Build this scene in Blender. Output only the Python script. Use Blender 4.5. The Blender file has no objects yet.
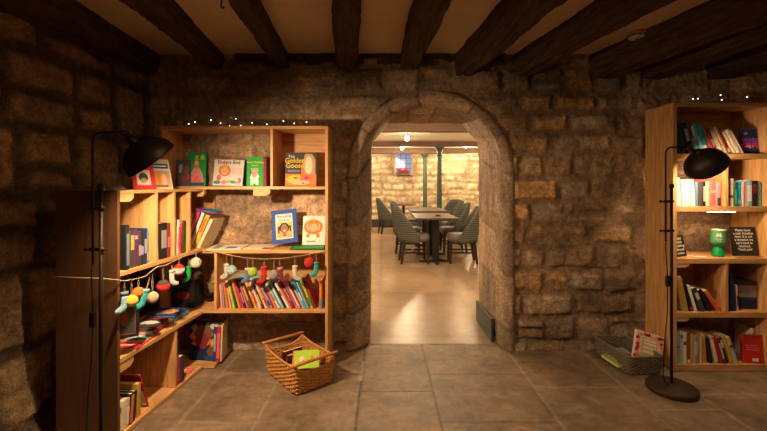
import bpy, math, random
import numpy as np
from mathutils import Matrix, Vector

C = bpy.context.scene.collection
sc = bpy.context.scene
R = math.radians
CX, CY, F, CAMZ = 383.5, 184.0, 390.0, 1.3
FY = 3.05                                   # the face of the back wall


def P(px, py, Y):
    s = F / Y
    return Vector(((px - CX) / s, Y, CAMZ + (CY - py) / s))


# ------------------------------------------------------------------ materials
_m = {}


def mat(name, col, rough=.6, var=.14, scale=25., bump=0., metal=0., stretch=(1, 1, 1), attr=False,
        spec=.5, detail=4., emit=None, estr=0., col2=None, wave=None, trans=0., bdist=.01):
    if name in _m:
        return _m[name]
    m = bpy.data.materials.new(name); m.use_nodes = True
    nt = m.node_tree; N = nt.nodes; L = nt.links
    b = N['Principled BSDF']
    b.inputs['Roughness'].default_value = rough
    b.inputs['Metallic'].default_value = metal
    b.inputs['Specular IOR Level'].default_value = spec
    if trans:
        b.inputs['Transmission Weight'].default_value = trans
    tc = N.new('ShaderNodeTexCoord'); mp = N.new('ShaderNodeMapping')
    mp.inputs['Scale'].default_value = stretch
    L.new(tc.outputs['Object'], mp.inputs['Vector'])
    if wave:
        no = N.new('ShaderNodeTexWave'); no.inputs['Scale'].default_value = scale
        no.bands_direction = wave; no.inputs['Distortion'].default_value = 1.2
        no.inputs['Detail'].default_value = 2.
        fac = no.outputs['Fac']
    else:
        no = N.new('ShaderNodeTexNoise'); no.inputs['Scale'].default_value = scale
        no.inputs['Detail'].default_value = detail; no.inputs['Roughness'].default_value = .62
        fac = no.outputs['Fac']
    L.new(mp.outputs['Vector'], no.inputs['Vector'])
    cr = N.new('ShaderNodeValToRGB')
    cr.color_ramp.elements[0].position = .28; cr.color_ramp.elements[1].position = .72
    a = [max(0, c * (1 - var)) for c in col]; z = [min(1, c * (1 + var)) for c in (col2 or col)]
    if attr:
        a = [1 - var] * 3; z = [1 + var] * 3
    cr.color_ramp.elements[0].color = (*a, 1); cr.color_ramp.elements[1].color = (*z, 1)
    L.new(fac, cr.inputs['Fac'])
    out = cr.outputs['Color']
    if attr:
        at = N.new('ShaderNodeAttribute'); at.attribute_name = 'Col'
        mx = N.new('ShaderNodeMix'); mx.data_type = 'RGBA'; mx.blend_type = 'MULTIPLY'
        mx.inputs[0].default_value = 1
        L.new(at.outputs['Color'], mx.inputs[6]); L.new(out, mx.inputs[7]); out = mx.outputs[2]
    if attr:
        n2 = N.new('ShaderNodeTexNoise'); n2.inputs['Scale'].default_value = scale * 3.1; n2.inputs['Detail'].default_value = 6.; n2.inputs['Roughness'].default_value = .7
        L.new(mp.outputs['Vector'], n2.inputs['Vector'])
        c2 = N.new('ShaderNodeValToRGB'); c2.color_ramp.elements[0].position = .33; c2.color_ramp.elements[1].position = .66
        v2 = var * 1.1; c2.color_ramp.elements[0].color = (1 - v2, 1 - v2, 1 - v2, 1); c2.color_ramp.elements[1].color = (1 + v2 * .8,) * 3 + (1,)
        L.new(n2.outputs['Fac'], c2.inputs['Fac'])
        m2 = N.new('ShaderNodeMix'); m2.data_type = 'RGBA'; m2.blend_type = 'MULTIPLY'; m2.inputs[0].default_value = 1
        L.new(out, m2.inputs[6]); L.new(c2.outputs['Color'], m2.inputs[7]); out = m2.outputs[2]
        ad = N.new('ShaderNodeMath'); ad.operation = 'ADD'; L.new(fac, ad.inputs[0]); L.new(n2.outputs['Fac'], ad.inputs[1]); fac = ad.outputs[0]
    L.new(out, b.inputs['Base Color'])
    if bump:
        bp = N.new('ShaderNodeBump'); bp.inputs['Strength'].default_value = bump
        bp.inputs['Distance'].default_value = bdist
        L.new(fac, bp.inputs['Height']); L.new(bp.outputs['Normal'], b.inputs['Normal'])
    if emit:
        b.inputs['Emission Color'].default_value = (*emit, 1)
        b.inputs['Emission Strength'].default_value = estr
    _m[name] = m
    return m


PAL = {
    'red': (.55, .03, .03), 'dark red': (.25, .02, .03), 'orange': (.75, .2, .03), 'yellow': (.8, .5, .05),
    'mustard': (.55, .33, .05), 'lime green': (.4, .65, .05), 'green': (.01, .4, .06), 'dark green': (.03, .09, .04),
    'teal': (.04, .38, .36), 'light blue': (.3, .52, .65), 'blue': (.02, .07, .36), 'bright blue': (.02, .4, .7),
    'navy': (.015, .03, .1), 'purple': (.2, .06, .36), 'lilac': (.35, .27, .6), 'pink': (.8, .3, .36), 'coral': (.8, .17, .14),
    'magenta': (.6, .04, .2), 'white': (.8, .78, .74), 'cream': (.78, .68, .5), 'grey': (.32, .3, .3),
    'pale grey': (.55, .55, .54), 'charcoal': (.06, .06, .065), 'black': (.018, .017, .018), 'brown': (.2, .09, .05),
    'maroon': (.22, .03, .05), 'tan': (.5, .33, .18), 'peach': (.8, .45, .3), 'slate blue': (.14, .2, .32), 'beige': (.55, .42, .28),
    'pale pink': (.82, .6, .58), 'plum': (.08, .03, .12), 'dark brown': (.07, .04, .025), 'skin': (.35, .14, .07)}


def cm(colour):
    return mat('card ' + colour, PAL[colour], rough=.55, var=.1, scale=60, spec=.25)


def ym(colour):
    return mat('yarn ' + colour, [min(.9, c * 1.3 + .02) for c in PAL[colour]], rough=.95, var=.22, scale=90, bump=.7, wave='Z', spec=.1)


OAKV = mat('oak upright', (.52, .27, .095), .5, .2, 6, .06, stretch=(7, 7, .7), col2=(.66, .37, .15))
OAKH = mat('oak board', (.52, .27, .095), .5, .2, 6, .06, stretch=(.7, 7, 7), col2=(.66, .37, .15))
OAKB = mat('oak block', (.62, .36, .15), .6, .15, 20, .05, stretch=(1, 5, 5))
PAGES = mat('book pages', (.72, .6, .42), .8, .12, 8, .2, stretch=(60, 1, 1))
IRON = mat('dark iron', (.022, .014, .01), .5, .25, 30, .1, metal=.3, spec=.4)
RUST = mat('weathered iron base', (.045, .024, .014), .6, .35, 14, .2, metal=.2)
BLACK = mat('black plastic', (.012, .011, .011), .45, .1)
CORDM = mat('black cord', (.01, .009, .009), .6, .1)
STONE = mat('rough stone', (1, 1, 1), .92, .38, 30, 1.0, attr=True, spec=.15, detail=9, bdist=.022)
FLAG = mat('flagstone', (1, 1, 1), .5, .2, 7, .35, attr=True, spec=.35, detail=9)
PLASTER = mat('plaster', (.62, .46, .28), .9, .1, 3, .1)
BEAM = mat('old timber', (.085, .045, .024), .8, .7, 8, 1.0, stretch=(5, .5, 5), spec=.2, detail=8, bdist=.03)
TWINE = mat('jute twine', (.5, .36, .2), .9, .2, 80)

# ------------------------------------------------------------------ mesh building


class MB:
    def __init__(s):
        s.v = []; s.f = []; s.mi = []; s.cur = 0

    def add(s, vs, fs, M=None):
        o = len(s.v)
        s.v += [tuple(M @ Vector(p)) if M else tuple(p) for p in vs]
        for f in fs:
            s.f.append([i + o for i in f]); s.mi.append(s.cur)
        return s

    def box(s, lo, hi, M=None):
        x0, y0, z0 = lo; x1, y1, z1 = hi
        return s.add([(x0, y0, z0), (x1, y0, z0), (x1, y1, z0), (x0, y1, z0), (x0, y0, z1), (x1, y0, z1), (x1, y1, z1), (x0, y1, z1)],
                     [(0, 3, 2, 1), (4, 5, 6, 7), (0, 1, 5, 4), (1, 2, 6, 5), (2, 3, 7, 6), (3, 0, 4, 7)], M)

    def tube(s, pts, r, n=8, closed=False, cap=True, M=None):
        pts = [Vector(p) for p in pts]; k = len(pts)
        rr = r if isinstance(r, (list, tuple)) else [r] * k
        t0 = (pts[1] - pts[0]).normalized()
        up = Vector((0, 0, 1)) if abs(t0.z) < .9 else Vector((1, 0, 0))
        nrm = t0.cross(up).normalized()
        vs = []
        for i, p in enumerate(pts):
            a = pts[(i - 1) % k] if (closed or i > 0) else p
            b = pts[(i + 1) % k] if (closed or i < k - 1) else p
            t = (b - a).normalized()
            nrm = (nrm - t * nrm.dot(t))
            nrm = nrm.normalized() if nrm.length > 1e-6 else t.orthogonal().normalized()
            bi = t.cross(nrm)
            for j in range(n):
                an = 2 * math.pi * j / n
                vs.append(p + (nrm * math.cos(an) + bi * math.sin(an)) * rr[i])
        fs = []
        for i in range(k if closed else k - 1):
            a = i * n; b = ((i + 1) % k) * n
            for j in range(n):
                q = (j + 1) % n
                fs.append((a + j, a + q, b + q, b + j))
        if cap and not closed:
            fs.append(tuple(reversed(range(n)))); fs.append(tuple(range((k - 1) * n, k * n)))
        return s.add(vs, fs, M)

    def lathe(s, prof, n=24, M=None, arc=None):
        vs = []; fs = []
        for r, z in prof:
            for j in range(n):
                a = 2 * math.pi * j / n
                vs.append((r * math.cos(a), r * math.sin(a), z))
        for i in range(len(prof) - 1):
            for j in range(n):
                q = (j + 1) % n
                fs.append((i * n + j, i * n + q, (i + 1) * n + q, (i + 1) * n + j))
        if prof[0][0] > 1e-5:
            fs.append(tuple(reversed(range(n))))
        if prof[-1][0] > 1e-5:
            fs.append(tuple(range((len(prof) - 1) * n, len(prof) * n)))
        return s.add(vs, fs, M)

    def prism(s, poly, y0, y1, M=None):
        """polygon in the x,z plane (counter-clockwise seen from -y), from y0 back to y1"""
        n = len(poly)
        vs = [(x, y0, z) for x, z in poly] + [(x, y1, z) for x, z in poly]
        fs = [tuple(range(n)), tuple(reversed(range(n, 2 * n)))]
        for i in range(n):
            j = (i + 1) % n
            fs.append((i, i + n, j + n, j))
        return s.add(vs, fs, M)

    def build(s, name, mats, parent=None, smooth=False, M=None, bevel=0):
        me = bpy.data.meshes.new(name)
        me.from_pydata([tuple(v) for v in s.v], [], s.f)
        for m in (mats if isinstance(mats, (list, tuple)) else [mats]):
            me.materials.append(m)
        me.polygons.foreach_set('material_index', s.mi)
        if smooth:
            me.polygons.foreach_set('use_smooth', [True] * len(s.f))
        me.validate(); me.update()
        o = bpy.data.objects.new(name, me); C.objects.link(o)
        if parent:
            o.parent = parent
        if M is not None:
            o.matrix_local = M if parent else M
        if bevel:
            b = o.modifiers.new('bevel', 'BEVEL'); b.width = bevel; b.segments = 2; b.limit_method = 'ANGLE'
        return o


LABELS = {}


def tag(o, label, cat, group=None, kind=None):
    o['label'] = label; o['category'] = cat
    if group:
        o['group'] = group
    if kind:
        o['kind'] = kind
    LABELS.setdefault(label, []).append(o)
    return o


def empty(name, M, label, cat, group=None):
    o = bpy.data.objects.new(name, None); C.objects.link(o)
    o.matrix_world = M if isinstance(M, Matrix) else Matrix.Translation(M)
    o.empty_display_size = .05
    return tag(o, label, cat, group)


def struct(o):
    o['kind'] = 'structure'
    return o


def T(x, y, z):
    return Matrix.Translation((x, y, z))


def Rot(a, ax):
    return Matrix.Rotation(R(a), 4, ax)


def text(body, size, parent, M, m, name='lettering', align='CENTER', space=1., bold=0.0):
    cu = bpy.data.curves.new(name, 'FONT'); cu.body = body; cu.size = size; cu.align_x = align
    cu.space_line = space; cu.extrude = .0002; cu.resolution_u = 2; cu.offset = bold
    o = bpy.data.objects.new('tmp', cu); C.objects.link(o)
    dg = bpy.context.evaluated_depsgraph_get()
    me = bpy.data.meshes.new_from_object(o.evaluated_get(dg))
    bpy.data.objects.remove(o)
    me.name = name; me.materials.clear(); me.materials.append(m)
    t = bpy.data.objects.new(name, me); C.objects.link(t); t.parent = parent; t.matrix_local = M
    return t


# ------------------------------------------------------------------ noise fields
def vnoise(x, y, seed=0):
    xi = np.floor(x).astype(np.int64); yi = np.floor(y).astype(np.int64)
    xf = x - xi; yf = y - yi
    xf = xf * xf * (3 - 2 * xf); yf = yf * yf * (3 - 2 * yf)

    def h(a, b):
        n = (a * 374761393 + b * 668265263 + seed * 1442695041) & 0x7fffffff
        n = ((n ^ (n >> 13)) * 1274126177) & 0x7fffffff
        return ((n ^ (n >> 16)) & 0xffff) / 65535.
    return (h(xi, yi) * (1 - xf) + h(xi + 1, yi) * xf) * (1 - yf) + (h(xi, yi + 1) * (1 - xf) + h(xi + 1, yi + 1) * xf) * yf


def fbm(x, y, seed=0, o=4):
    t = 0; a = .5; n = 0
    for i in range(o):
        t = t + a * vnoise(x * 2 ** i, y * 2 ** i, seed + i * 17); n += a; a *= .55
    return t / n - .5


STONES = [(.27, .20, .13), (.33, .23, .13), (.40, .27, .13), (.29, .25, .20), (.20, .15, .105), (.31, .24, .18), (.36, .28, .19), (.25, .18, .12)]


def stone_field(U, V, seed, vmax, hr, wr, depth, palette=STONES, mortar=(.17, .13, .09), rough=.012, gap=.022, umin=-4., umax=6., warp=.05):
    rng = random.Random(seed)
    u = U + warp * fbm(U * 3.1, V * 3.1, seed + 5); v = V + warp * 1.1 * fbm(U * 2.3 + 9, V * 3.7, seed + 6)
    rows = [-.3]
    while rows[-1] < vmax + .3:
        rows.append(rows[-1] + rng.uniform(*hr))
    rows = np.array(rows)
    ri = np.clip(np.searchsorted(rows, v) - 1, 0, len(rows) - 2)
    dist = np.full(U.shape, 1.); cid = np.zeros(U.shape, int); sl = np.zeros(U.shape)
    for r in range(len(rows) - 1):
        mk = ri == r
        cols = [umin - rng.random() * .3]; hh = rows[r + 1] - rows[r]
        while cols[-1] < umax:
            cols.append(cols[-1] + rng.uniform(*wr) * (1 if hh > sum(hr) / 2 else 1.25))
        cols = np.array(cols)
        ci = np.clip(np.searchsorted(cols, u[mk]) - 1, 0, len(cols) - 2)
        split = np.array([rng.random() < .22 and hh > .15 for _ in cols]); sp = np.array([rng.uniform(.35, .65) for _ in cols])
        uu = u[mk]; vv = v[mk]
        d = np.minimum(uu - cols[ci], cols[ci + 1] - uu)
        lo = np.full(uu.shape, rows[r]); hi = np.full(uu.shape, rows[r + 1])
        mid = rows[r] + hh * sp[ci]
        s_ = split[ci]; below = vv < mid
        hi = np.where(s_ & below, mid, hi); lo = np.where(s_ & ~below, mid, lo)
        d2 = np.minimum(vv - lo, hi - vv)
        # rounded corners
        k = .03
        dd = np.where((d < k) & (d2 < k), k - np.sqrt((k - d) ** 2 + (k - d2) ** 2), np.minimum(d, d2))
        dist[mk] = dd
        cid[mk] = r * 997 + ci * 2 + (s_ & below)
    rr = ((cid * 7919 + seed * 131) % 1009) / 1009.
    e = np.clip((dist - gap * .35) / gap, 0, 1); e = e * e * (3 - 2 * e)
    h = e * depth * (.55 + .75 * rr) + rough * 2 * fbm(U * 9, V * 9, seed + 3) * (0.4 + e) + rough * fbm(U * 30, V * 30, seed + 4)
    pal = np.array(palette); ii = ((cid * 104729 + 7) % 9973) % len(pal)
    col = pal[ii] * (.8 + .4 * (((cid * 31337) % 997) / 997.))[..., None]
    col = np.array(mortar) * (1 - e[..., None]) + col * e[..., None]
    col = col * (1 + 1.1 * fbm(U * 5, V * 5, seed + 8)[..., None]) * (1 + .8 * fbm(U * 22, V * 22, seed + 9)[..., None])
    return h, np.clip(col, .01, .95), e, cid


def grid_mesh(name, X, Y, Z, col, m, keep=None, flip=False):
    ny, nx = X.shape
    co = np.stack([X, Y, Z], -1).reshape(-1, 3)
    idx = np.arange(nx * ny).reshape(ny, nx)
    q = np.stack([idx[:-1, :-1], idx[:-1, 1:], idx[1:, 1:], idx[1:, :-1]], -1).reshape(-1, 4)
    if flip:
        q = q[:, ::-1]
    if keep is not None:
        kc = keep.reshape(-1)
        q = q[kc[q].all(1)]
    me = bpy.data.meshes.new(name)
    me.vertices.add(len(co)); me.vertices.foreach_set('co', co.ravel())
    me.loops.add(len(q) * 4); me.loops.foreach_set('vertex_index', q.ravel().astype(np.int32))
    me.polygons.add(len(q)); me.polygons.foreach_set('loop_start', (np.arange(len(q)) * 4).astype(np.int32))
    me.polygons.foreach_set('loop_total', np.full(len(q), 4, np.int32))
    me.polygons.foreach_set('use_smooth', np.ones(len(q), bool))
    me.update(calc_edges=True)
    at = me.color_attributes.new('Col', 'FLOAT_COLOR', 'POINT')
    c4 = np.concatenate([col.reshape(-1, 3), np.ones((nx * ny, 1))], 1)
    at.data.foreach_set('color', c4.ravel())
    me.materials.append(m)
    me.validate(); me.update()
    o = bpy.data.objects.new(name, me); C.objects.link(o)
    return o


# ------------------------------------------------------------------ the arch
AC, AR = .364, .594          # front arch: centre x, radius
ASP = 1.378                  # its springing height


def prof_arch(c, hw, spring, rise, n_leg=90, n_arc=150, p=2.):
    pts = [(c - hw, spring * i / n_leg) for i in range(n_leg)]
    for i in range(n_arc + 1):
        a = math.pi * (1 - i / n_arc)
        ca, sa = math.cos(a), math.sin(a)
        e = 2. / p
        pts.append((c + hw * math.copysign(abs(ca) ** e, ca), spring + rise * abs(sa) ** e))
    pts += [(c + hw, spring * i / n_leg) for i in range(n_leg - 1, -1, -1)]
    return np.array(pts)


def prof_cut(c, hw, z1, xt, z2, n_leg=90, n_arc=150):
    pts = [(c - hw, z1 * i / n_leg) for i in range(n_leg)]
    key = [(c - hw, z1), (c - xt, z2), (c + xt, z2), (c + hw, z1)]
    kt = [0, .27, .73, 1]
    for i in range(n_arc + 1):
        t = i / n_arc
        pts.append((np.interp(t, kt, [k[0] for k in key]), np.interp(t, kt, [k[1] for k in key])))
    pts += [(c + hw, z1 * i / n_leg) for i in range(n_leg - 1, -1, -1)]
    return np.array(pts)


def build_arch():
    O = prof_arch(AC, AR + .07, ASP, AR + .07); A = prof_arch(AC, AR, ASP, AR)
    A2 = prof_arch(AC, AR - .02, ASP, AR - .02)
    B = prof_arch(.402, .515, 1.55, .385, p=2.2); Cc = prof_cut(.393, .517, 1.69, .35, 1.888)
    secs = [(O, 3.06), (O * .7 + A * .3, 3.028), (O * .35 + A * .65, 3.024), (A, 3.026), (A2, 3.045), (A2 * .5 + B * .5, 3.1), (B, 3.17)]
    for k in range(1, 25):
        t = k / 24.; secs.append((B * (1 - t) + Cc * t, 3.17 + .58 * t))
    n = len(A)
    L = np.concatenate([[0], np.cumsum(np.hypot(*np.diff(A, axis=0).T))])
    rng = random.Random(3); js = [0]
    while js[-1] < L[-1]:
        js.append(js[-1] + rng.uniform(.24, .46))
    js = np.array(js); ji = np.searchsorted(js, L + 1e-6) - 1
    X = np.zeros((len(secs), n)); Y = X.copy(); Z = X.copy(); col = np.zeros((len(secs), n, 3))
    cols = np.array([(.54, .39, .27), (.46, .33, .23), (.60, .43, .29), (.42, .32, .23), (.52, .38, .27)])
    for i, (pr, y) in enumerate(secs):
        ang = np.gradient(pr[:, 0]), np.gradient(pr[:, 1])
        ln = np.hypot(*ang) + 1e-9
        nx, nz = -ang[1] / ln * -1, -ang[0] / ln       # towards the opening
        nz2 = nx * 0
        j2 = ji if i < 8 else (np.searchsorted(js + .13, L + 1e-6))
        dj = np.min(np.abs(L[None] - (js if i < 8 else js + .13)[:, None]), 0)
        g = np.clip(dj / .014, 0, 1)
        am = .012 if i else 0
        nn = am * 1.6 * fbm(L * 7, L * 0 + i * .7, 21) - .012 * (1 - g) + .02 * (np.sin(j2 * 12.9) * .5)
        X[i] = pr[:, 0] + nn * nx; Z[i] = np.maximum(pr[:, 1] + nn * nz, 0 * L); Y[i] = y - nn * .8
        col[i] = cols[j2 % 5] * (.5 + .5 * g[:, None]) * (1 + .9 * fbm(L * 5, L * 0 + i * .5, 31)[:, None])
    # smooth refinement comes from the material's bump
    o = grid_mesh('trim_1', X, Y, Z, np.clip(col, .02, .9), STONE, flip=False)
    return struct(o)


def build_back_wall():
    us = np.arange(-2.2, 3.45, .011); vs = np.arange(0, 2.34, .011)
    U, V = np.meshgrid(us, vs)
    h, col, e, cid = stone_field(U, V, 11, 2.4, (.14, .22), (.17, .42), .024, rough=.016, gap=.034, warp=.07, mortar=(.21, .16, .105))
    # plastered, rubbly patches behind the left shelves and the sooty band over the arch
    soft = np.maximum(np.clip((-.3 - U) / .3, 0, 1), np.clip((U - 1.9) / .2, 0, 1)) * .85
    hs, cs, _, _ = stone_field(U, V, 29, 2.4, (.18, .34), (.25, .5), .014, palette=[(.60, .48, .35), (.54, .43, .32), (.64, .50, .36), (.46, .36, .27)],
                               mortar=(.46, .37, .26), rough=.024)
    h = h * (1 - soft) + hs * soft; col = col * (1 - soft[..., None]) + cs * soft[..., None]
    col = col * (1 - .28 * soft)[..., None]
    ns = (1 - .75 * soft)[..., None]
    lime = ns * np.clip((fbm(U * 2.1 + 3, V * 2.6, 61, 6) - .03) * 7, 0, 1)[..., None] * .5
    col = col * 1.75 * np.array((1.08, .97, .9))
    col = col * (1 - lime) + np.array((.66, .52, .38)) * lime
    dark = ns * np.clip((fbm(U * 1.7 + 8, V * 2.2, 62, 6) - .02) * 6, 0, 1)[..., None] * .4
    col = col * (1 - dark)
    soot = np.clip((V - 1.86) / .12, 0, 1) * np.clip(1.3 - abs(U - .1) / 1.6, 0, 1) * (.6 + fbm(U * 3, V * 4, 77))
    col = col * (1 - .55 * np.clip(soot, 0, 1))[..., None]
    h = h + .03 * fbm(U * 1.3, V * 1.3, 41)
    # hole for the arch
    r = AR + .055
    inside = ((abs(U - AC) < r) & (V < ASP)) | ((U - AC) ** 2 + (V - ASP) ** 2 < r * r)
    Y = FY + .012 - h
    o = grid_mesh('wall_back', U, Y, V, col, STONE, keep=~inside)
    return struct(o)


build_back_wall(); build_arch()
# the thickness of the wall beyond its face: the far-room side of it
b = MB(); b.prism([(-2.3, 0), (-.13, 0), (-.13, 1.70), (.04, 1.9), (.745, 1.9), (.92, 1.70), (.92, 0), (3.5, 0), (3.5, 2.34), (-2.3, 2.34)], 3.66, 3.74)
struct(b.build('wall_back_core', mat('pale rubble', (.5, .38, .22), .9, .2, 12, .6)))

# left wall
DIR = .0885


def wall_left():
    us = np.arange(-1.2, 3.2, .013); vs = np.arange(0, 2.34, .013)          # u = distance along y
    U, V = np.meshgrid(us, vs)
    h, col, e, cid = stone_field(U, V, 5, 2.4, (.26, .42), (.26, .46), .03, rough=.016,
                                 palette=[(.5, .31, .16), (.46, .28, .14), (.4, .26, .14), (.52, .35, .19)], mortar=(.16, .11, .065), gap=.04, warp=.09)
    bulge = .13 * np.exp(-((U - 1.98) / .16) ** 2) * np.clip(1 - (V / .22), 0, 1) ** .6 + .05 * np.exp(-((U - 1.85) / .3) ** 2) * np.clip(1 - (V / .7), 0, 1)
    h = h + bulge * (1 + fbm(U * 9, V * 9, 3)) + .04 * fbm(U * 2, V * 2, 8)
    X = -2.096 + DIR * U + h - .01
    return struct(grid_mesh('wall_left', X, U, V, col, STONE, flip=True))


wall_left()
b = MB(); b.box((3.4, -1.4, 0), (3.5, 3.7, 2.34)); struct(b.build('wall_right', STONE_R := mat('dim stone', (.24, .17, .11), .9, .3, 5, .8)))
b = MB(); b.box((-2.4, -1.5, 0), (3.5, -1.4, 2.34)); struct(b.build('wall_front', STONE_R))
b = MB(); b.box((-2.4, -1.4, 2.31), (3.5, 3.74, 2.37)); struct(b.build('ceiling', PLASTER))


# ------------------------------------------------------------------ floor
def floor():
    us = np.arange(-2.3, 3.45, .0125); vs = np.arange(-1.4, 3.18, .0125)
    U, V = np.meshgrid(us, vs)
    wu = U + .012 * fbm(U * 4, V * 4, 2) + .01 * fbm(U * 14, V * 14, 4); wv = V + .014 * fbm(U * 4 + 7, V * 4, 3) + .01 * fbm(U * 14, V * 14, 5)
    xs = np.array([-9, -1.115, -.70, -.15, .31, .96, 1.54, 1.95, 2.6, 9])
    ys = [[-9, .6, 1.6, 9], [-9, .3, 1.2, 2.13, 2.68, 9], [-9, .5, 1.35, 2.0, 2.70, 9], [-9, .2, 1.1, 1.75, 2.45, 9], [-9, .6, 1.4, 2.13, 2.668, 9],
          [-9, .3, 1.3, 2.5, 9], [-9, .8, 1.7, 2.25, 9], [-9, .2, 1.2, 2.42, 9], [-9, .7, 1.8, 2.6, 9]]
    ci = np.clip(np.searchsorted(xs, wu) - 1, 0, 8)
    d = np.minimum(wu - xs[ci], xs[ci + 1] - wu); ri = np.zeros(U.shape, int)
    for c in range(9):
        yy = np.array(ys[c]); mk = ci == c
        r = np.clip(np.searchsorted(yy, wv[mk]) - 1, 0, len(yy) - 2); ri[mk] = r
        d[mk] = np.minimum(d[mk], np.minimum(wv[mk] - yy[r], yy[r + 1] - wv[mk]))
    cid = ci * 17 + ri
    e = np.clip(d / .011, 0, 1)
    rr = ((cid * 7919) % 101) / 101.
    h = e * .004 + .003 * rr + .009 * fbm(U * 5, V * 9, 15) + .003 * fbm(U * 25, V * 40, 16)
    pal = np.array([(.20, .143, .096), (.23, .163, .108), (.18, .13, .09), (.215, .155, .105), (.245, .172, .112)])
    col = pal[(cid * 5 + 1) % 5] * (1 + .9 * fbm(U * 4, V * 6, 25) + .5 * fbm(U * 18, V * 26, 26))[..., None]
    light = ((ci <= 2) | (ci >= 5))[..., None]      # pale mortar at the sides, open dark joints in the middle
    jc = np.where(light, np.array((.33, .26, .18)), np.array((.06, .045, .03)))
    col = jc * (1 - e[..., None]) + col * e[..., None]
    return struct(grid_mesh('floor', U, V, h - .008, np.clip(col, .01, .9), FLAG))


floor()


# ------------------------------------------------------------------ ceiling beams
def beam(wall, near, zb, lab, h=.2, y0=3.07, yn=1.92, seed=1, ye=-1.35, zt=2.33):
    nu, nv = 9, 240
    rng = np.random.RandomState(seed)
    (l0, r0), (l1, r1) = wall, near
    ts = np.linspace(0, 1, nv); Ys = y0 + (ye - y0) * ts
    k = (Ys - y0) / (yn - y0)
    k2 = np.where(k > 1.4, 1.4, k)
    w0 = (r0 - l0); w1 = (r1 - l1)
    cen = (l0 + r0) / 2 + ((l1 + r1) / 2 - (l0 + r0) / 2) * k
    wd = w0 + (w1 - w0) * k2
    # cross-section loop: up left side, bottom, right side
    sec = [(-.5, 1), (-.5, .66), (-.5, .33), (-.46, .04), (-.3, 0), (-.1, 0), (.1, 0), (.3, 0), (.46, .04), (.5, .33), (.5, .66), (.5, 1)]
    X = np.zeros((len(sec), nv)); Z = X.copy(); Y = X.copy()
    for i, (sx, sz) in enumerate(sec):
        nz = .03 * fbm(Ys * 3, Ys * 0 + i * .6 + seed * 10, seed) + .02 * fbm(Ys * 11, Ys * 0 + i * 1.7, seed + 40) + .012 * fbm(Ys * 40, Ys * 0 + i * 3.7, seed + 50)
        nx = .04 * fbm(Ys * 2.4, Ys * 0 + i * .5 + seed * 7, seed + 3) + .016 * fbm(Ys * 14, Ys * 0 + i * 1.3, seed + 41)
        X[i] = cen + sx * wd + nx; Z[i] = zb + (zt - zb) * sz + nz * (1 if sz < .9 else 0); Y[i] = Ys
    # a long drying crack along the underside
    X[5] += .0; Z[5] += .025 * np.clip(np.sin(Ys * 3 + seed) + .2, 0, 1)
    m = MB()
    n = len(sec)
    vs = [(X[i, j], Y[i, j], Z[i, j]) for j in range(nv) for i in range(n)]
    fs = [(j * n + i, (j + 1) * n + i, (j + 1) * n + i + 1, j * n + i + 1) for j in range(nv - 1) for i in range(n - 1)]
    fs += [tuple(range(n)), tuple(reversed(range((nv - 1) * n, nv * n)))]
    m.add(vs, fs)
    o = m.build('ceiling_beam', BEAM, smooth=True)
    for p in o.data.polygons:
        p.use_smooth = len(p.vertices) == 4
    return tag(o, lab, 'ceiling beam', 'old timber beams across the ceiling')


def pw(a, b_, z, Y):
    s = F / Y
    return ((a - CX) / s, (b_ - CX) / s)


beam((-1.36, -1.25), (-1.30, -1.13), 2.2, 'rough dark timber ceiling beam running above the middle of the left bookshelf', seed=1)
beam((-.848, -.735), (-.775, -.66), 2.2, 'rough dark timber ceiling beam with an iron hook beside its near end', seed=2)
beam((-.364, -.2), (-.259, -.116), 2.2, 'dark timber ceiling beam meeting the wall just left of the arch, seen straight on', seed=3)
beam((.135, .28), (.165, .34), 2.2, 'dark timber ceiling beam meeting the wall directly above the arch crown', seed=4)
beam((.56, .72), (.67, .865), 2.144, 'thick cracked timber ceiling beam meeting the wall above the arch\'s right shoulder', yn=1.79, seed=5)
beam((1.02, 1.17), (1.22, 1.36), 2.144, 'dark timber ceiling beam just left of the smoke alarm', yn=1.79, seed=6)
beam((1.62, 1.80), (1.86, 1.98), 2.12, 'deep dark timber ceiling beam just right of the smoke alarm', yn=1.76, seed=7)
beam((2.04, 2.2), (2.10, 2.3), 2.12, 'dark timber ceiling beam over the right bookcase, first right of the deep one', yn=1.76, seed=8)
beam((2.52, 2.75), (2.55, 2.8), 2.12, 'dark timber ceiling beam above the far right corner of the right bookcase', yn=1.76, seed=9)
# beam along the left wall
beam((-1.99, -1.75), (-2.06, -1.67), 2.17, 'broad dark timber lying along the top of the left wall', yn=1.89, seed=10)
m = MB()
for k in range(19):
    x0 = -1.15 + k * .11
    dz = .02 * math.sin(k * 2.3) + .012 * math.sin(k * 5.1); m.box((x0, 3.015 + .006 * math.sin(k * 1.7), 2.245 + dz), (x0 + .113, 3.06, 2.31))
tag(m.build('wall_plate', BEAM), 'dark uneven timber wall plate under the ceiling above the arch', 'wall plate')

# iron hook and smoke alarm on the ceiling
r_ = empty('iron_hook', P(221.5, 8, 1.95), 'small black iron hook hanging under the ceiling left of a beam', 'hook')
p0 = P(222.5, -6, 1.95); p1 = P(221, 8, 1.95)
m = MB(); m.tube([Vector((p0.x, p0.y, 2.31)) - Vector(p1), p0 - Vector(p1) + Vector((0, 0, -.01)), (0, 0, .012), (.004, 0, 0), (.012, 0, 0), (.016, 0, .01)], .004, 8)
m.build('hook_shank', IRON, r_).parent = r_
r_.location = p1
m = MB(); m.lathe([(.001, .005), (.014, .005), (.016, 0), (.001, 0)], 12); o = m.build('hook_plate', IRON, r_); o.location = (p0.x - p1.x, 0, 2.305 - p1.z)

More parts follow.
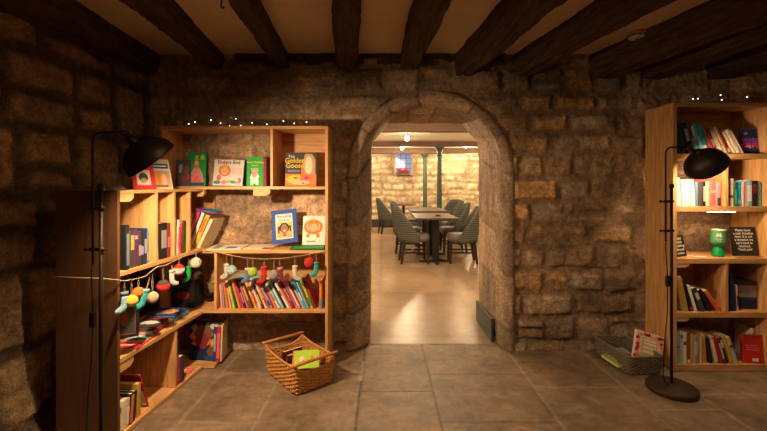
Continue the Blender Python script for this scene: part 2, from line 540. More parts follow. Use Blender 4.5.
sm = P(637.5, 32, 2.6); sm.z = 2.31
r_ = empty('smoke_alarm', Matrix.Translation(sm), 'round off-white smoke alarm on the plaster between two beams', 'smoke alarm')
WP = mat('aged white plastic', (.45, .36, .27), .5, .08)
MF = Rot(180, 'X')
m = MB(); m.lathe([(.062, 0), (.064, .004), (.064, .014), (.06, .018), (.001, .018)], 32, MF); m.build('mounting_plate', WP, r_, True)
m = MB(); m.lathe([(.05, .018), (.055, .021), (.054, .034), (.046, .042), (.02, .045), (.001, .045)], 32, MF); bd = m.build('cover', WP, r_, True)
m = MB()
for k in range(10):
    m.box((.0545, -.007, -.032), (.057, .007, -.025), Rot(36 * k, 'Z'))
m.build('vent', BLACK, bd)
m = MB(); m.lathe([(.008, .044), (.008, .048), (.001, .048)], 12, MF); m.build('test_button', BLACK, bd)

# electrical plate low on the wall
q = P(298, 327, 3.0)
r_ = empty('wall_socket', T(q.x, 3.02, q.z), 'flat grey metal socket plate low on the wall below the left shelf', 'socket')
m = MB(); m.box((-.07, -.012, -.037), (.07, .0, .037)); m.build('back_plate', mat('grey metal plate', (.28, .24, .2), .5, .1), r_, bevel=.003)
m = MB()
for sx in (-.035, .035):
    m.box((sx - .004, -.0135, .008), (sx + .004, -.011, .018)); m.box((sx - .014, -.0135, -.012), (sx - .008, -.011, -.008)); m.box((sx + .008, -.0135, -.012), (sx + .014, -.011, -.008))
m.build('pin_holes', BLACK, r_)

# ------------------------------------------------------------------ books
PT = .002


def book_mesh(t, d, h, cov, parentname='book', soft=False):
    c = .0025 if not soft else .001
    m = MB()
    # hard cover: rounded spine + two boards
    n = 5; pr = []
    for i in range(n + 1):
        a = math.pi * i / n
        pr.append((t / 2 - t / 2 * math.cos(a), -math.sin(a) * min(.004, t * .25) + .004))
    outer = [(t, d), (t, .004)][::-1]
    po = [(0, d)] + pr + [(t, d)]
    pi_ = [(t - c, d), (t - c, .004 + c)] + [(c, .004 + c), (c, d)]
    loop = po + pi_
    k = len(loop)
    vs = [(x, y, 0) for x, y in loop] + [(x, y, h) for x, y in loop]
    fs = []
    for i in range(k):
        j = (i + 1) % k
        fs.append((i, j, j + k, i + k))
    no = len(po)
    for off, rv in ((0, True), (k, False)):
        # caps: left board, spine, right board
        def F_(ix):
            ix = [i + off for i in ix]
            return tuple(reversed(ix)) if rv else tuple(ix)
        fs.append(F_([0, 1, no + 2, no + 3]))
        fs.append(F_(list(range(1, no - 1)) + [no + 1, no + 2]))
        fs.append(F_([no - 2, no - 1, no, no + 1]))
    m.add(vs, fs)
    return m


def make_book(M, t, d, h, colour, label, group=None, name='book', spine=None, pages=True, cat='book', soft=False, zshift=0):
    root = book_mesh(t, d, h, cm(colour), soft=soft).build(name, cm(colour), None)
    root.matrix_world = M
    tag(root, label, cat, group)
    if pages:
        c = .0025 if not soft else .001; e = .003 if not soft else .0006
        b = MB(); b.box((c, .004 + c, e), (t - c, d - e, h - e)); b.build('pages', PAGES, root)
    if spine and t > .008:
        b = MB(); sc_, z0, z1 = spine
        b.box((t * .18, -.0016, h * z0), (t * .82, .004, h * z1)); b.build('spine_label', cm(sc_), root)
    return root


def row(frame, x0, x1, y, z, books, place, group, lean=-1, depth=.15, jit=.012, seed=0):
    """books = [(colour, rel thickness, height, angle, spine-label)] from x0 to x1; lean -1: tops to the left"""
    rng = random.Random(seed)

    def total(sc_):
        p = 0
        for i, bk in enumerate(books):
            a = R(bk[3]); t = bk[1] * sc_; p += t / math.cos(a) + .0008
            if i < len(books) - 1:
                a2 = R(books[i + 1][3])
                up = (a2 > a) if lean < 0 else (a > a2)
                if up:
                    p += min(bk[2], books[i + 1][2]) * abs(math.tan(a2) - math.tan(a))
        return p
    lo, hi = .0005, .08
    for _ in range(40):
        mid = (lo + hi) / 2
        if total(mid) > x1 - x0:
            hi = mid
        else:
            lo = mid
    s = lo; p = x0
    for i, bk in enumerate(books):
        col, rel, h, ang = bk[:4]; sp = bk[4] if len(bk) > 4 else None
        a = R(ang); t = rel * s; d = depth * rng.uniform(.85, 1.05) * (h / .21) ** .5
        if lean < 0:
            M = frame @ T(p, y + rng.uniform(0, jit), z) @ Rot(-ang, 'Y')
        else:
            M = frame @ T(p + t / math.cos(a) - (0 if ang else 0), y + rng.uniform(0, jit), z) @ Rot(ang, 'Y') @ T(-t, 0, 0)
        L = books[i - 1][0] if i else None; Rr = books[i + 1][0] if i < len(books) - 1 else None
        st = 'leaning ' if ang > 6 else 'standing '
        size = ('tall ' if h > .235 else 'small ' if h < .165 else '') + ('thick ' if t > .034 else 'thin ' if t < .013 else '')
        if L and Rr:
            rel_ = f'between {L} and {Rr} ones'
        elif Rr:
            rel_ = f'leftmost, beside a {Rr} one,'
        else:
            rel_ = f'rightmost, beside a {L} one,'
        for a_, b_ in ((size, st), ('', st), (size, ''), ('', '')):
            lab = f'{a_}{col} book {b_}{rel_} {place}'
            if len(lab.split()) <= 16:
                break
        make_book(M, t, d, h, col, lab, group, spine=sp)
        p += t / math.cos(a) + .0008
        if i < len(books) - 1:
            a2 = R(books[i + 1][3])
            up = (a2 > a) if lean < 0 else (a > a2)
            if up:
                p += min(h, books[i + 1][2]) * abs(math.tan(a2) - math.tan(a))


def art(root, t, w, h, shapes, name='cover_picture', dx=0):
    """flat printed shapes on the front cover; coordinates 0..1 over the cover, seen from the front"""
    b = MB(); mats = []
    for k, (colour, poly) in enumerate(shapes):
        mm = cm(colour)
        if mm not in mats:
            mats.append(mm)
        b.cur = mats.index(mm)
        e = t + .0004 + .00025 * k
        n = len(poly)
        b.add([(e, u * w, v * h) for u, v in poly] + [(t - .0005, u * w, v * h) for u, v in poly],
              [tuple(range(n))] + [(i, i + n, (i + 1) % n + n, (i + 1) % n) for i in range(n)])
    return b.build(name, mats, root)


def ell(cx, cz, rx, rz, n=18, a0=0, a1=360, wob=0, seed=1):
    rng = random.Random(seed)
    return [(cx + rx * math.cos(R(a0 + (a1 - a0) * i / n)) * (1 + wob * (rng.random() - .5)), cz + rz * math.sin(R(a0 + (a1 - a0) * i / n)) * (1 + wob * (rng.random() - .5))) for i in range(n)]


def rect(x0, z0, x1, z1):
    return [(x0, z0), (x1, z0), (x1, z1), (x0, z1)]


def faceM(frame, x, y, z, tilt=10, yaw=0, roll=0, w=0):
    lift = max(0, math.sin(R(roll)) * w) if roll > 0 else 0
    return frame @ T(x, y, z + lift) @ Rot(yaw, 'Z') @ Rot(-tilt, 'X') @ Rot(roll, 'Y') @ Rot(-90, 'Z')


def title(root, body, size, t, w, h, u, v, colour, space=.9, bold=.0):
    # text plane: local y to the right, z up, facing +x
    M = Matrix(((0, 0, 1, t + .0022), (1, 0, 0, u * w), (0, 1, 0, v * h), (0, 0, 0, 1)))
    return text(body, size, root, M, cm(colour), 'title', space=space, bold=bold)


# ------------------------------------------------------------------ bookcases
def board(root, name, lo, hi, m, bevel=.0015):
    b = MB(); b.box(lo, hi); return b.build(name, m, root, bevel=bevel)


def block(root, x, y, z, w=.07, h=.032, d=.03):
    b = MB()
    b.prism([(x, z - h), (x + w * .75, z - h), (x + w, z - h * .6), (x + w, z), (x, z)], y, y + d)
    return b.build('corner_block', OAKB, root, bevel=.001)


# left unit: local x runs away from the camera along the left wall, local y into the shelf
LW = .337
LF = Matrix.Translation((-1.27 + DIR * (1.964 - 2.75), 1.964, 0)) @ Rot(math.degrees(math.atan2(1, DIR)), 'Z')
TH = .018
lb = empty('bookshelf', LF, 'oak side bookshelf along the left wall with its dark end panel facing out', 'bookshelf')
LL = .775
board(lb, 'end_panel', (0, 0, 0), (TH, LW, 1.268), mat('dark brown end panel', (.12, .052, .022), .55, .25, 6, .06, stretch=(7, 7, .7)))  # plain darker brown than the other oak boards
board(lb, 'top_board', (TH, 0, 1.268 - TH), (LL, LW, 1.268), OAKH)
board(lb, 'shelf', (TH, 0, .85 - .022), (LL, LW, .85), OAKH)
board(lb, 'shelf', (TH, 0, .41 - .022), (LL, LW, .41), OAKH)
board(lb, 'bottom_board', (TH, 0, 0.001), (LL, LW, .022), OAKH)
for x in (.311, .476, .644):
    board(lb, 'divider', (x - TH, .002, .85), (x, LW, 1.268 - TH), OAKV)
board(lb, 'divider', (.497 - TH, .004, .022), (.497, LW, .388), OAKV)
board(lb, 'back_panel', (TH, LW - .008, .85), (.644, LW, 1.268 - TH), OAKV)
board(lb, 'back_panel', (TH, LW - .008, .022), (LL, LW, .388), OAKH)
block(lb, TH, .004, 1.268 - TH, .1, .042)
block(lb, TH, .004, .388, .1, .05)

BX0, BY0, BW, BD, BH = -1.577, 2.75, 1.186, .29, 1.71
BF = T(BX0, BY0, 0)
bb = empty('bookshelf', BF, 'oak wall bookshelf against the back wall left of the arch, open to the stone', 'bookshelf')
TH = .021
board(bb, 'side_panel', (0, 0, 0), (TH, BD, BH - TH), OAKV)
board(bb, 'side_panel', (BW - TH, 0, 0), (BW, BD, BH - TH), OAKV)
board(bb, 'top_board', (0, 0, BH - TH), (BW, BD, BH), OAKH)
board(bb, 'shelf', (TH, 0, 1.283 - TH), (BW - TH, BD, 1.283), OAKH)
board(bb, 'shelf', (TH, 0, .832 - TH), (BW - TH, BD, .832), OAKH)
board(bb, 'shelf', (TH, 0, .41 - TH), (BW - TH, BD, .41), OAKH)
xd = P(271.5, 150, BY0).x - BX0
board(bb, 'divider', (xd - .009, .002, 1.283), (xd + .009, BD, BH - TH), OAKV)
xu = P(215.3, 280, BY0).x - BX0
board(bb, 'divider', (xu - .009, .002, .41), (xu + .009, BD, .832 - TH), OAKV)
board(bb, 'back_panel', (xd + .009, BD - .008, 1.283), (BW - TH, BD, BH - TH), OAKH)
board(bb, 'back_panel', (xu + .009, BD - .008, .41), (BW - TH, BD, .832 - TH), OAKH)
board(bb, 'back_panel', (TH, BD - .008, .832), (.405 - .14, BD, 1.283 - TH), OAKV)
board(bb, 'bottom_board', (TH, .0, .001), (.385, BD, .022), OAKH)
block(bb, P(253, 190, BY0).x - BX0, .002, 1.283 - TH, .12, .045)
block(bb, P(197, 190, BY0).x - BX0, .002, 1.283 - TH, .05, .05)

RX0, RY0, RW, RD, RH = 2.013, 2.71, .68, .29, 1.865
RF = T(RX0, RY0, 0)
rb = empty('bookcase', RF, 'tall oak bookcase of five levels standing at the right behind a floor lamp', 'bookcase')
TH = .026
board(rb, 'side_panel', (0, 0, 0), (TH, RD, RH - TH), OAKV)
board(rb, 'side_panel', (RW - TH, 0, 0), (RW, RD, RH - TH), OAKV)
board(rb, 'top_board', (0, 0, RH - TH), (RW, RD, RH), OAKH)
RS = [CAMZ + (CY - y) / (F / RY0) for y in (153.6, 206.5, 258.5, 312.5, 364.8)]
for i, z in enumerate(RS[:4]):
    board(rb, 'shelf', (TH, 0, z - .036), (RW - TH, RD, z), OAKH)
board(rb, 'bottom_board', (TH, 0, .001), (RW - TH, RD, RS[4]), OAKH)
xr = P(727.3, 0, RY0).x - RX0
for k in (1, 3):
    board(rb, 'divider', (xr - .011, .003, RS[k]), (xr + .011, RD, RS[k - 1] - .036), OAKV)
board(rb, 'back_panel', (TH + .03, RD - .008, RS[0]), (RW - TH, RD, RH - TH), OAKH)
board(rb, 'back_panel', (xr + .011, RD - .008, RS[1]), (RW - TH, RD, RS[0] - .036), OAKH)
board(rb, 'back_panel', (TH, RD - .008, RS[3]), (RW - TH, RD, RS[2] - .036), OAKH)
for z in (RS[2] - .036, RS[3] - .036):
    block(rb, TH, .003, z + .012, .09, .04)
b = MB(); b.box((.29, .05, RS[1] - .044), (.475, .066, RS[1] - .0362))
LEDM = mat('led strip', (1, .9, .75), .5, .02, emit=(1, .74, .45), estr=20)
led = b.build('strip_light', LEDM); led.matrix_world = RF
tag(led, 'slim glowing LED strip fixed under a shelf above the green collection cup', 'strip light')

# ---- left unit contents, upper cells
SH = 'in the side shelf\'s upper cells'
make_book(LF @ T(.066, .006, .85), .026, .21, .235, 'black', 'tall black book nearest the end panel in the side shelf\'s first upper cell', 'books in the nearest upper cell of the side shelf', spine=('slate blue', .1, .8))
row(LF, .094, .262, .012, .85, [('light blue', .6, .2, 0, ('slate blue', .1, .8)), ('dark brown', 1.6, .195, 0, ('mustard', .5, .9)), ('plum', 1.3, .2, 0, ('lilac', .75, .85)),
                               ('dark brown', 1.2, .19, 0, ('grey', .3, .6)), ('black', 1, .19, 0, ('lilac', .3, .55)), ('navy', 1.3, .2, 0, ('grey', .3, .7)), ('slate blue', .8, .2, 0, ('tan', .1, .3))],
    'in the side shelf\'s first upper cell', 'books in the nearest upper cell of the side shelf', depth=.15)
row(LF, .332, .45, .012, .85, [('mustard', .6, .2, 5), ('black', 2.4, .215, 0, ('grey', .3, .8)), ('maroon', 1, .21, 0, ('coral', .3, .6))],
    'in the second upper cell', 'books in the second upper cell of the side shelf', lean=-1, depth=.15)
row(LF, .480, .603, .012, .85, [('coral', 1, .22, 5), ('pale pink', .9, .22, 5, ('coral', .2, .8)), ('coral', 1, .215, 5, ('red', .1, .9)), ('dark green', 1, .21, 2)],
    'in the third upper cell', 'books in the third upper cell of the side shelf', lean=1, depth=.16)

# ---- corner: slanting pile of tall picture books between the two bookshelves (stand on the mid shelf)
row(BF, .10, .268, .01, .832, [('slate blue', 1, .25, 16), ('beige', 1, .27, 18), ('magenta', 1.4, .285, 19, ('pink', .2, .8)), ('white', 1, .28, 21),
                                ('yellow', 1.3, .26, 23, ('orange', .5, .9)), ('cream', 1, .235, 25)],
    'in the corner above the garland', 'tall slanting picture books in the shelf corner', lean=1, depth=.2)
def flat(frame, x, y, z, w, h, t, yaw, colour, label, group=None, name='book', shapes=None):
    M = frame @ T(x, y, z) @ Rot(yaw, 'Z') @ Rot(-90, 'Y')
    r = make_book(M, t, w, h, colour, label, group, name=name, soft=t < .012, cat='magazine' if name == 'magazine' else 'book')
    if shapes:
        art(r, t, w, h, shapes)
    return r


# flat ones lying on the slanting books' tops are left to lean: one blue-purple book lies across them
rr = make_book(BF @ T(.385, .0, 1.085) @ Rot(12, 'Y') @ Rot(-90, 'Y'), .012, .16, .15, 'purple', 'purple and blue book lying across the tops of the slanting corner books', 'tall slanting picture books in the shelf corner')
art(rr, .012, .16, .15, [('bright blue', rect(.05, .05, .95, .5)), ('lime green', rect(.6, .6, .9, .9))])

# flat magazines and picture books on the mid shelf
flat(BF, .56, .03, .832, .21, .24, .006, 4, 'white', 'white magazine lying flat on the middle shelf beside the slanting books', 'magazines lying on the middle shelf', 'magazine',
     [('grey', rect(.1, .7, .9, .9)), ('slate blue', rect(.1, .2, .5, .5))])
flat(BF, .765, .02, .832, .2, .20, .006, -6, 'cream', 'cream and pink magazine lying flat between the white one and the blue-bordered book', 'magazines lying on the middle shelf', 'magazine',
     [('pale pink', rect(.1, .1, .9, .6)), ('brown', rect(.0, .02, .3, .3))])
# blue-bordered picture book
w, h, t = .19, .25, .014
x = P(272, 246, 2.86).x - BX0
rr = make_book(faceM(BF, x, .13, .832, 12, 0, -6, w), t, w, h, 'blue', 'blue-bordered picture book with a smiling child\'s face on yellow, propped on the middle shelf')
rr.matrix_world = T(0, 0, .0195) @ rr.matrix_world @ T(0, 0, 0)
art(rr, t, w, h, [('white', rect(.17, .13, .83, .87)), ('yellow', rect(.2, .16, .8, .62)), ('black', ell(.5, .46, .2, .15)), ('black', rect(.25, .3, .31, .5)), ('black', rect(.7, .33, .76, .52)), ('light blue', ell(.3, .55, .06, .03)),
                  ('pink', ell(.5, .2, .28, .1, a1=180)), ('skin', rect(.44, .2, .57, .36)), ('skin', ell(.5, .42, .13, .15)), ('white', ell(.5, .37, .05, .02)), ('black', ell(.45, .46, .015, .012)), ('black', ell(.55, .46, .015, .012))])
title(rr, 'Amazing\nGrace', .032, t, w, h, .5, .76, 'navy', .85)
# white monkey book
w, h, t = .17, .215, .012
x = P(302, 240, 2.88).x - BX0
rr = make_book(faceM(BF, x - .005, .16, .845, 11, 0, 0, w), t, w, h, 'white', 'white picture book with a round orange animal, propped right of the blue-bordered one')
rr.matrix_world = T(0, 0, .0) @ rr.matrix_world
art(rr, t, w, h, [('orange', ell(.48, .62, .42, .26)), ('white', ell(.48, .63, .3, .19)), ('orange', ell(.48, .64, .26, .2)), ('peach', ell(.48, .6, .2, .14)), ('orange', rect(.18, .26, .3, .36)), ('orange', rect(.62, .26, .76, .36)),
                  ('orange', [(.22, .3), (.3, .3), (.4, .48), (.3, .5)]), ('orange', [(.66, .3), (.74, .3), (.68, .5), (.56, .48)]), ('yellow', ell(.48, .88, .06, .05)), ('brown', ell(.4, .66, .02, .015)), ('brown', ell(.56, .66, .02, .015)), ('grey', rect(.2, .1, .6, .14))])
rr = flat(BF, P(325, 0, BY0).x - BX0 + .0, .012, .832, .13, .24, .012, 3, 'dark green', 'dark green book lying flat in front of the white animal book', None, 'book', [('green', rect(.05, .05, .95, .95))])
rr.matrix_world = BF @ T(1.155, .01, .8325) @ Rot(3, 'Z') @ Rot(-90, 'Y')
b = MB(); b.box((0, 0, 0), (.16, .016, .03)); o = b.build('wooden_block', OAKB, bevel=.002); o.matrix_world = BF @ T(.95, .165, .8325) @ T(0, -.02, 0)
bpy.data.objects.remove(o)

# ---- garland row of children's books (28+)
B3 = [('pink', 1, .17, 4), ('grey', .8, .175, 5), ('coral', 1.1, .18, 7, ('orange', .2, .8)), ('beige', 1, .2, 9), ('lime green', 1.1, .2, 12, ('yellow', .3, .9)), ('charcoal', .7, .19, 13), ('orange', 1.2, .2, 16, ('mustard', .1, .9)),
      ('magenta', .9, .2, 17), ('navy', 1.1, .195, 18, ('grey', .2, .6)), ('coral', .7, .2, 19), ('brown', 1.4, .2, 20, ('tan', .3, .8)), ('black', .8, .19, 20), ('yellow', 1.1, .195, 21, ('orange', .1, .5)), ('pink', .8, .19, 22, ('red', .2, .6)),
      ('pale pink', 1, .2, 22), ('charcoal', .8, .18, 23, ('beige', .2, .6)), ('cream', .9, .185, 24, ('yellow', .2, .7)), ('orange', .9, .19, 25, ('red', .1, .4)), ('lilac', 1.3, .2, 26, ('blue', .1, .3)), ('brown', .9, .18, 26), ('coral', .9, .19, 26),
      ('white', 1, .2, 27, ('grey', .3, .6)), ('teal', .8, .19, 27), ('light blue', 1.1, .21, 27, ('white', .2, .7)), ('black', .9, .2, 28), ('white', 1, .2, 28, ('red', .5, .7)), ('tan', .8, .19, 28), ('red', 1, .21, 28), ('charcoal', .9, .2, 28, ('grey', .3, .8)),
      ('pink', 1.0, .24, 28, ('magenta', .1, .9)), ('beige', 1.1, .2, 27, ('cream', .1, .9)), ('maroon', .8, .2, 27), ('pale grey', .8, .21, 26, ('red', .7, .9)), ('bright blue', 1, .21, 25, ('white', .3, .6)), ('light blue', .8, .2, 24), ('brown', .9, .19, 23), ('lime green', 1.1, .21, 22, ('green', .1, .4)),
      ('maroon', 1.3, .23, 21, ('red', .4, .8))]
row(BF, xu + .024, BW - TH - .062, .03, .41, B3, 'below the garland', 'children\'s books under the garland', lean=-1, depth=.17, seed=4)
make_book(BF @ T(BW - TH - .04, .02, .41), .02, .16, .205, 'orange', 'orange and blue book standing upright against the shelf\'s right side below the garland', 'children\'s books under the garland', spine=('bright blue', .02, .35))
# two thin books laid on top of the row
for k, (x, z, c, lab, w_, rl) in enumerate([(.505, .603, 'light blue', 'light blue book lying slanted on top of the leaning garland books', .15, 5), (.40, .602, 'tan', 'tan book lying on top of the leftmost leaning garland books', .10, -12), (.76, .615, 'beige', 'beige book lying on top of the leaning books under the grey bauble', .12, -7)]):
    rr = make_book(BF @ T(x + (w_ if k == 0 else 0) * 1, .05, z) @ Rot(rl, 'Y') @ Rot(-90, 'Y'), .010, .15, w_, c, lab, 'children\'s books under the garland')

# ---- top shelf displayed books
z0 = 1.283
w, h, t = .225, .196, .012
rr = make_book(faceM(BF, P(211.5, 186, 2.88).x - BX0, .15, z0, 9, 0, 1.5, w), t, w, h, 'white', 'white square picture book with a round orange lion face, propped on the top shelf')
art(rr, t, w, h, [('pale pink', rect(.62, .42, .93, .7)), ('teal', ell(.15, .12, .12, .07)), ('coral', ell(.2, .3, .07, .12)), ('pink', ell(.38, .13, .1, .08)), ('yellow', ell(.55, .16, .08, .06)), ('teal', ell(.68, .14, .1, .06)), ('coral', ell(.9, .2, .05, .1)), ('pink', ell(.83, .12, .06, .05)),
                  ('orange', ell(.38, .58, .2, .23)), ('peach', ell(.38, .54, .13, .15)), ('yellow', ell(.38, .74, .1, .05)), ('brown', ell(.33, .56, .014, .016)), ('brown', ell(.43, .56, .014, .016)), ('black', ell(.86, .27, .03, .025))])
title(rr, 'Enders End', .037, t, w, h, .5, .84, 'maroon', bold=.0008)
w, h, t = .122, .212, .035
rr = make_book(faceM(BF, P(246.3, 186, 2.84).x - BX0, .12, z0, 3, 0, 0, w), t, w, h, 'green', 'bright green book with a yellow title and a white animal, standing on the top shelf')
art(rr, t, w, h, [('white', ell(.5, .28, .26, .2, wob=.3)), ('tan', ell(.48, .42, .16, .12)), ('beige', rect(.28, .5, .72, .62)), ('blue', rect(.22, .44, .3, .56)), ('grey', rect(.35, .56, .75, .6)), ('white', rect(.26, .04, .42, .2)), ('white', rect(.58, .04, .74, .2)), ('lime green', rect(.3, .7, .7, .72))])
title(rr, 'Snow Stories', .021, t, w, h, .5, .79, 'yellow', bold=.0005)
make_book(BF @ T(P(262.5, 186, 2.8).x - BX0, .045, z0), .018, .15, .205, 'brown', 'dark brown book standing between the bright green book and a shelf divider', 'plain books beside the green book', spine=('tan', .8, .85))
make_book(BF @ T(P(262.5, 186, 2.8).x - BX0 + .019, .04, z0), .012, .15, .205, 'maroon', 'thin maroon book pressed against the top shelf divider', 'plain books beside the green book')
w, h, t = .235, .245, .025
rr = make_book(faceM(BF, P(284.6, 186, 2.85).x - BX0, .12, z0, 6, 0, 0, w), t, w, h, 'charcoal', 'large dark picture book with a yellow title and orange lower half on the top shelf', None)
art(rr, t, w, h, [('orange', rect(.02, .01, .98, .36)), ('yellow', ell(.3, .2, .24, .14, wob=.4)), ('coral', ell(.7, .22, .22, .12, wob=.4)), ('peach', ell(.5, .1, .3, .07, wob=.3)), ('tan', [(.55, .36), (.95, .36), (.95, .8), (.84, .97), (.62, .97), (.55, .7)]),
                  ('cream', ell(.74, .62, .12, .27)), ('orange', ell(.56, .45, .05, .15, wob=.4)), ('brown', rect(.28, .22, .4, .27)), ('black', [(.54, .08), (.62, .05), (.58, .12)]), ('red', ell(.68, .24, .07, .05, wob=.5)), ('slate blue', rect(.1, .42, .48, .48))])
title(rr, 'The', .03, t, w, h, .2, .85, 'cream', bold=.0005)
title(rr, 'Golden\nGoose', .05, t, w, h, .31, .7, 'yellow', .75, bold=.001)
# books at the corner of the top shelf
w, h, t = .115, .24, .01
w, h, t = .125, .255, .01
rr = make_book(faceM(BF, .10, .19, z0, 6, 8, 0, w), t, .13, h, 'green', 'green picture book with a girl in a pink dress, standing in the top shelf corner')
w = .13
art(rr, t, w, h, [('pink', [(.08, .12), (.92, .12), (.8, .4), (.62, .56), (.36, .56), (.2, .4)]), ('coral', [(.2, .1), (.8, .1), (.6, .3), (.4, .3)]), ('orange', ell(.48, .64, .14, .12)), ('peach', ell(.48, .7, .1, .08)), ('yellow', ell(.48, .79, .12, .06, a1=180)), ('pink', rect(.42, .82, .55, .92)), ('blue', rect(.1, .03, .9, .1)), ('lilac', ell(.15, .3, .08, .06)), ('lime green', ell(.8, .86, .12, .08))])
rr = make_book(faceM(BF, .035, .15, z0, 8, 20, 0, .1), .01, .10, .2, 'charcoal', 'dark patterned picture book behind the lamp shade beside the green one')
art(rr, .01, .1, .2, [('grey', ell(.3, .7, .12, .16, wob=.5)), ('brown', ell(.7, .6, .14, .2, wob=.5)), ('dark red', ell(.5, .3, .2, .12, wob=.5)), ('tan', rect(.2, .5, .3, .62)), ('red', ell(.8, .35, .08, .1))])
LT = 1.268
w, h, t = .12, .2, .01
rr = make_book(faceM(LF, .375, .09, LT, 24, -36, 0, w), t, w, h, 'cream', 'cream book with a blue title leaning on the side shelf\'s top beside the lamp', 'two leaning books on top of the side shelf')
art(rr, t, w, h, [('tan', rect(.05, .03, .95, .6)), ('orange', ell(.4, .35, .1, .22)), ('peach', ell(.65, .3, .12, .2)), ('brown', rect(.2, .05, .8, .12)), ('blue', rect(.08, .68, .92, .84)), ('white', rect(.15, .74, .85, .78))])
rr = make_book(faceM(LF, .235, .10, LT, 24, -36, 0, w), t, w, .24, 'red', 'red book leaning behind the lamp shade on top of the side shelf', 'two leaning books on top of the side shelf')
art(rr, t, w, .24, [('pale pink', rect(.2, .1, .8, .5)), ('dark green', ell(.5, .3, .2, .12)), ('tan', ell(.5, .22, .14, .07)), ('cream', rect(.15, .62, .85, .72))])
# acrylic stand
q = P(124, 189, 2.12)
ac = empty('book_stand', LF @ T(.1, .1, LT), 'empty clear acrylic book stand on top of the side shelf near its end', 'book stand')
ACR = mat('clear acrylic', (.75, .7, .65), .05, .02, trans=.9)
b = MB(); Mx = Rot(-40, 'Z') @ Rot(-28, 'X'); b.box((-.04, 0, .0), (.04, .003, .1), Mx); b.build('back_rest', ACR, ac)
b = MB(); b.box((-.04, -.05, 0), (.04, .0, .003), Rot(-40, 'Z')); b.box((-.04, -.05, .003), (.04, -.047, .018), Rot(-40, 'Z')); b.build('ledge', ACR, ac)

# ---- side shelf, middle level (z=.41)
rr = make_book(faceM(LF, .24, .24, .41, 5, -62, 0, .13), .02, .14, .2, 'black', 'black book with a dim brown portrait standing behind the flat books on the side shelf')
art(rr, .02, .14, .215, [('brown', rect(.1, .1, .9, .9)), ('charcoal', rect(.15, .14, .85, .86)), ('brown', ell(.5, .55, .2, .2)), ('skin', ell(.5, .5, .14, .16))])
make_book(LF @ T(.03, .05, .41), .02, .2, .25, 'dark green', 'dark green book standing just inside the side shelf\'s end panel, middle level', 'upright books inside the end panel')
make_book(LF @ T(.052, .07, .41), .02, .2, .22, 'maroon', 'maroon book standing second inside the side shelf\'s end panel, middle level', 'upright books inside the end panel')
rr = flat(LF, .33, .02, .41, .15, .2, .008, 8, 'red', 'red and green magazine lying at the near front of the side shelf', None, 'magazine', [('pale grey', rect(.06, .05, .94, .55)), ('dark green', ell(.5, .35, .25, .14, wob=.5)), ('teal', ell(.3, .15, .2, .06)), ('cream', rect(.1, .75, .9, .8))])
rr = flat(LF, .50, .06, .41, .16, .18, .03, 8, 'maroon', 'maroon book lying flat under a coloured one on the side shelf', 'flat books on the side shelf')
rr = flat(LF, .505, .065, .4405, .15, .17, .012, 5, 'charcoal', 'black and white patterned book lying on the maroon one', 'flat books on the side shelf', 'book', [('white', ell(.5, .5, .4, .2, wob=.5)), ('red', rect(.05, .05, .95, .15))])
rr = flat(LF, .70, .05, .41, .2, .17, .032, 0, 'slate blue', 'slate blue book lying flat at the far end of the side shelf', 'flat books on the side shelf')
rr = flat(LF, .70, .055, .4425, .19, .165, .012, 4, 'blue', 'blue and yellow picture book lying on top of the slate blue one', 'flat books on the side shelf', 'book', [('yellow', ell(.4, .5, .25, .3, wob=.4)), ('lilac', ell(.7, .6, .15, .3, wob=.5)), ('orange', ell(.45, .45, .1, .15))])
# black box with red rose
q = P(183, 311, 2.86)
bx = empty('storage_box', BF @ T(.06, .06, .41) @ Rot(-6, 'Z'), 'tall black box with a dark red flower printed on it, in the shelf corner', 'box')
b = MB(); b.box((0, 0, 0), (.16, .13, .2)); b.build('body', cm('black'), bx, bevel=.002)
b = MB(); b.box((-.002, -.002, .2), (.162, .132, .206)); b.build('lid', cm('dark red'), bx, bevel=.001)
b = MB(); b.prism(ell(.08, .09, .05, .03, wob=.3), -.0015, 0); b.build('printed_flower', cm('dark red'), bx)

# ---- side shelf, bottom level
row(LF, .024, .150, .01, .022, [('white', .9, .14, 3, ('charcoal', .7, .9)), ('cream', 1.5, .15, 4), ('pale grey', 1, .145, 5, ('white', .1, .7)), ('black', 1.3, .155, 6, ('orange', .05, .95)), ('navy', 1.2, .155, 6)],
    'on the side shelf\'s bottom', 'books at the bottom of the side shelf near its end panel', lean=1, depth=.2)
make_book(LF @ T(.168, .02, .022), .03, .2, .18, 'mustard', 'mustard yellow book standing right of the dark ones at the bottom of the side shelf', 'books at the bottom of the side shelf near its end panel')
rr = make_book(LF @ T(.272, .03, .022) @ Rot(-18, 'Y'), .006, .2, .225, 'red', 'red and white magazine leaning on the mustard book at the bottom of the side shelf', None, soft=True, name='magazine', cat='magazine')
art(rr, -.0012, .2, .225, [('white', rect(.05, .05, .9, .5)), ('grey', rect(.1, .6, .9, .75)), ('slate blue', rect(.1, .1, .5, .3))])
row(LF, .509, .58, .002, .022, [('red', 1, .19, 3, ('magenta', .1, .9)), ('charcoal', 1.2, .17, 4)], 'at the bottom beside the divider', 'pair of books beside the bottom divider', lean=-1, depth=.15)
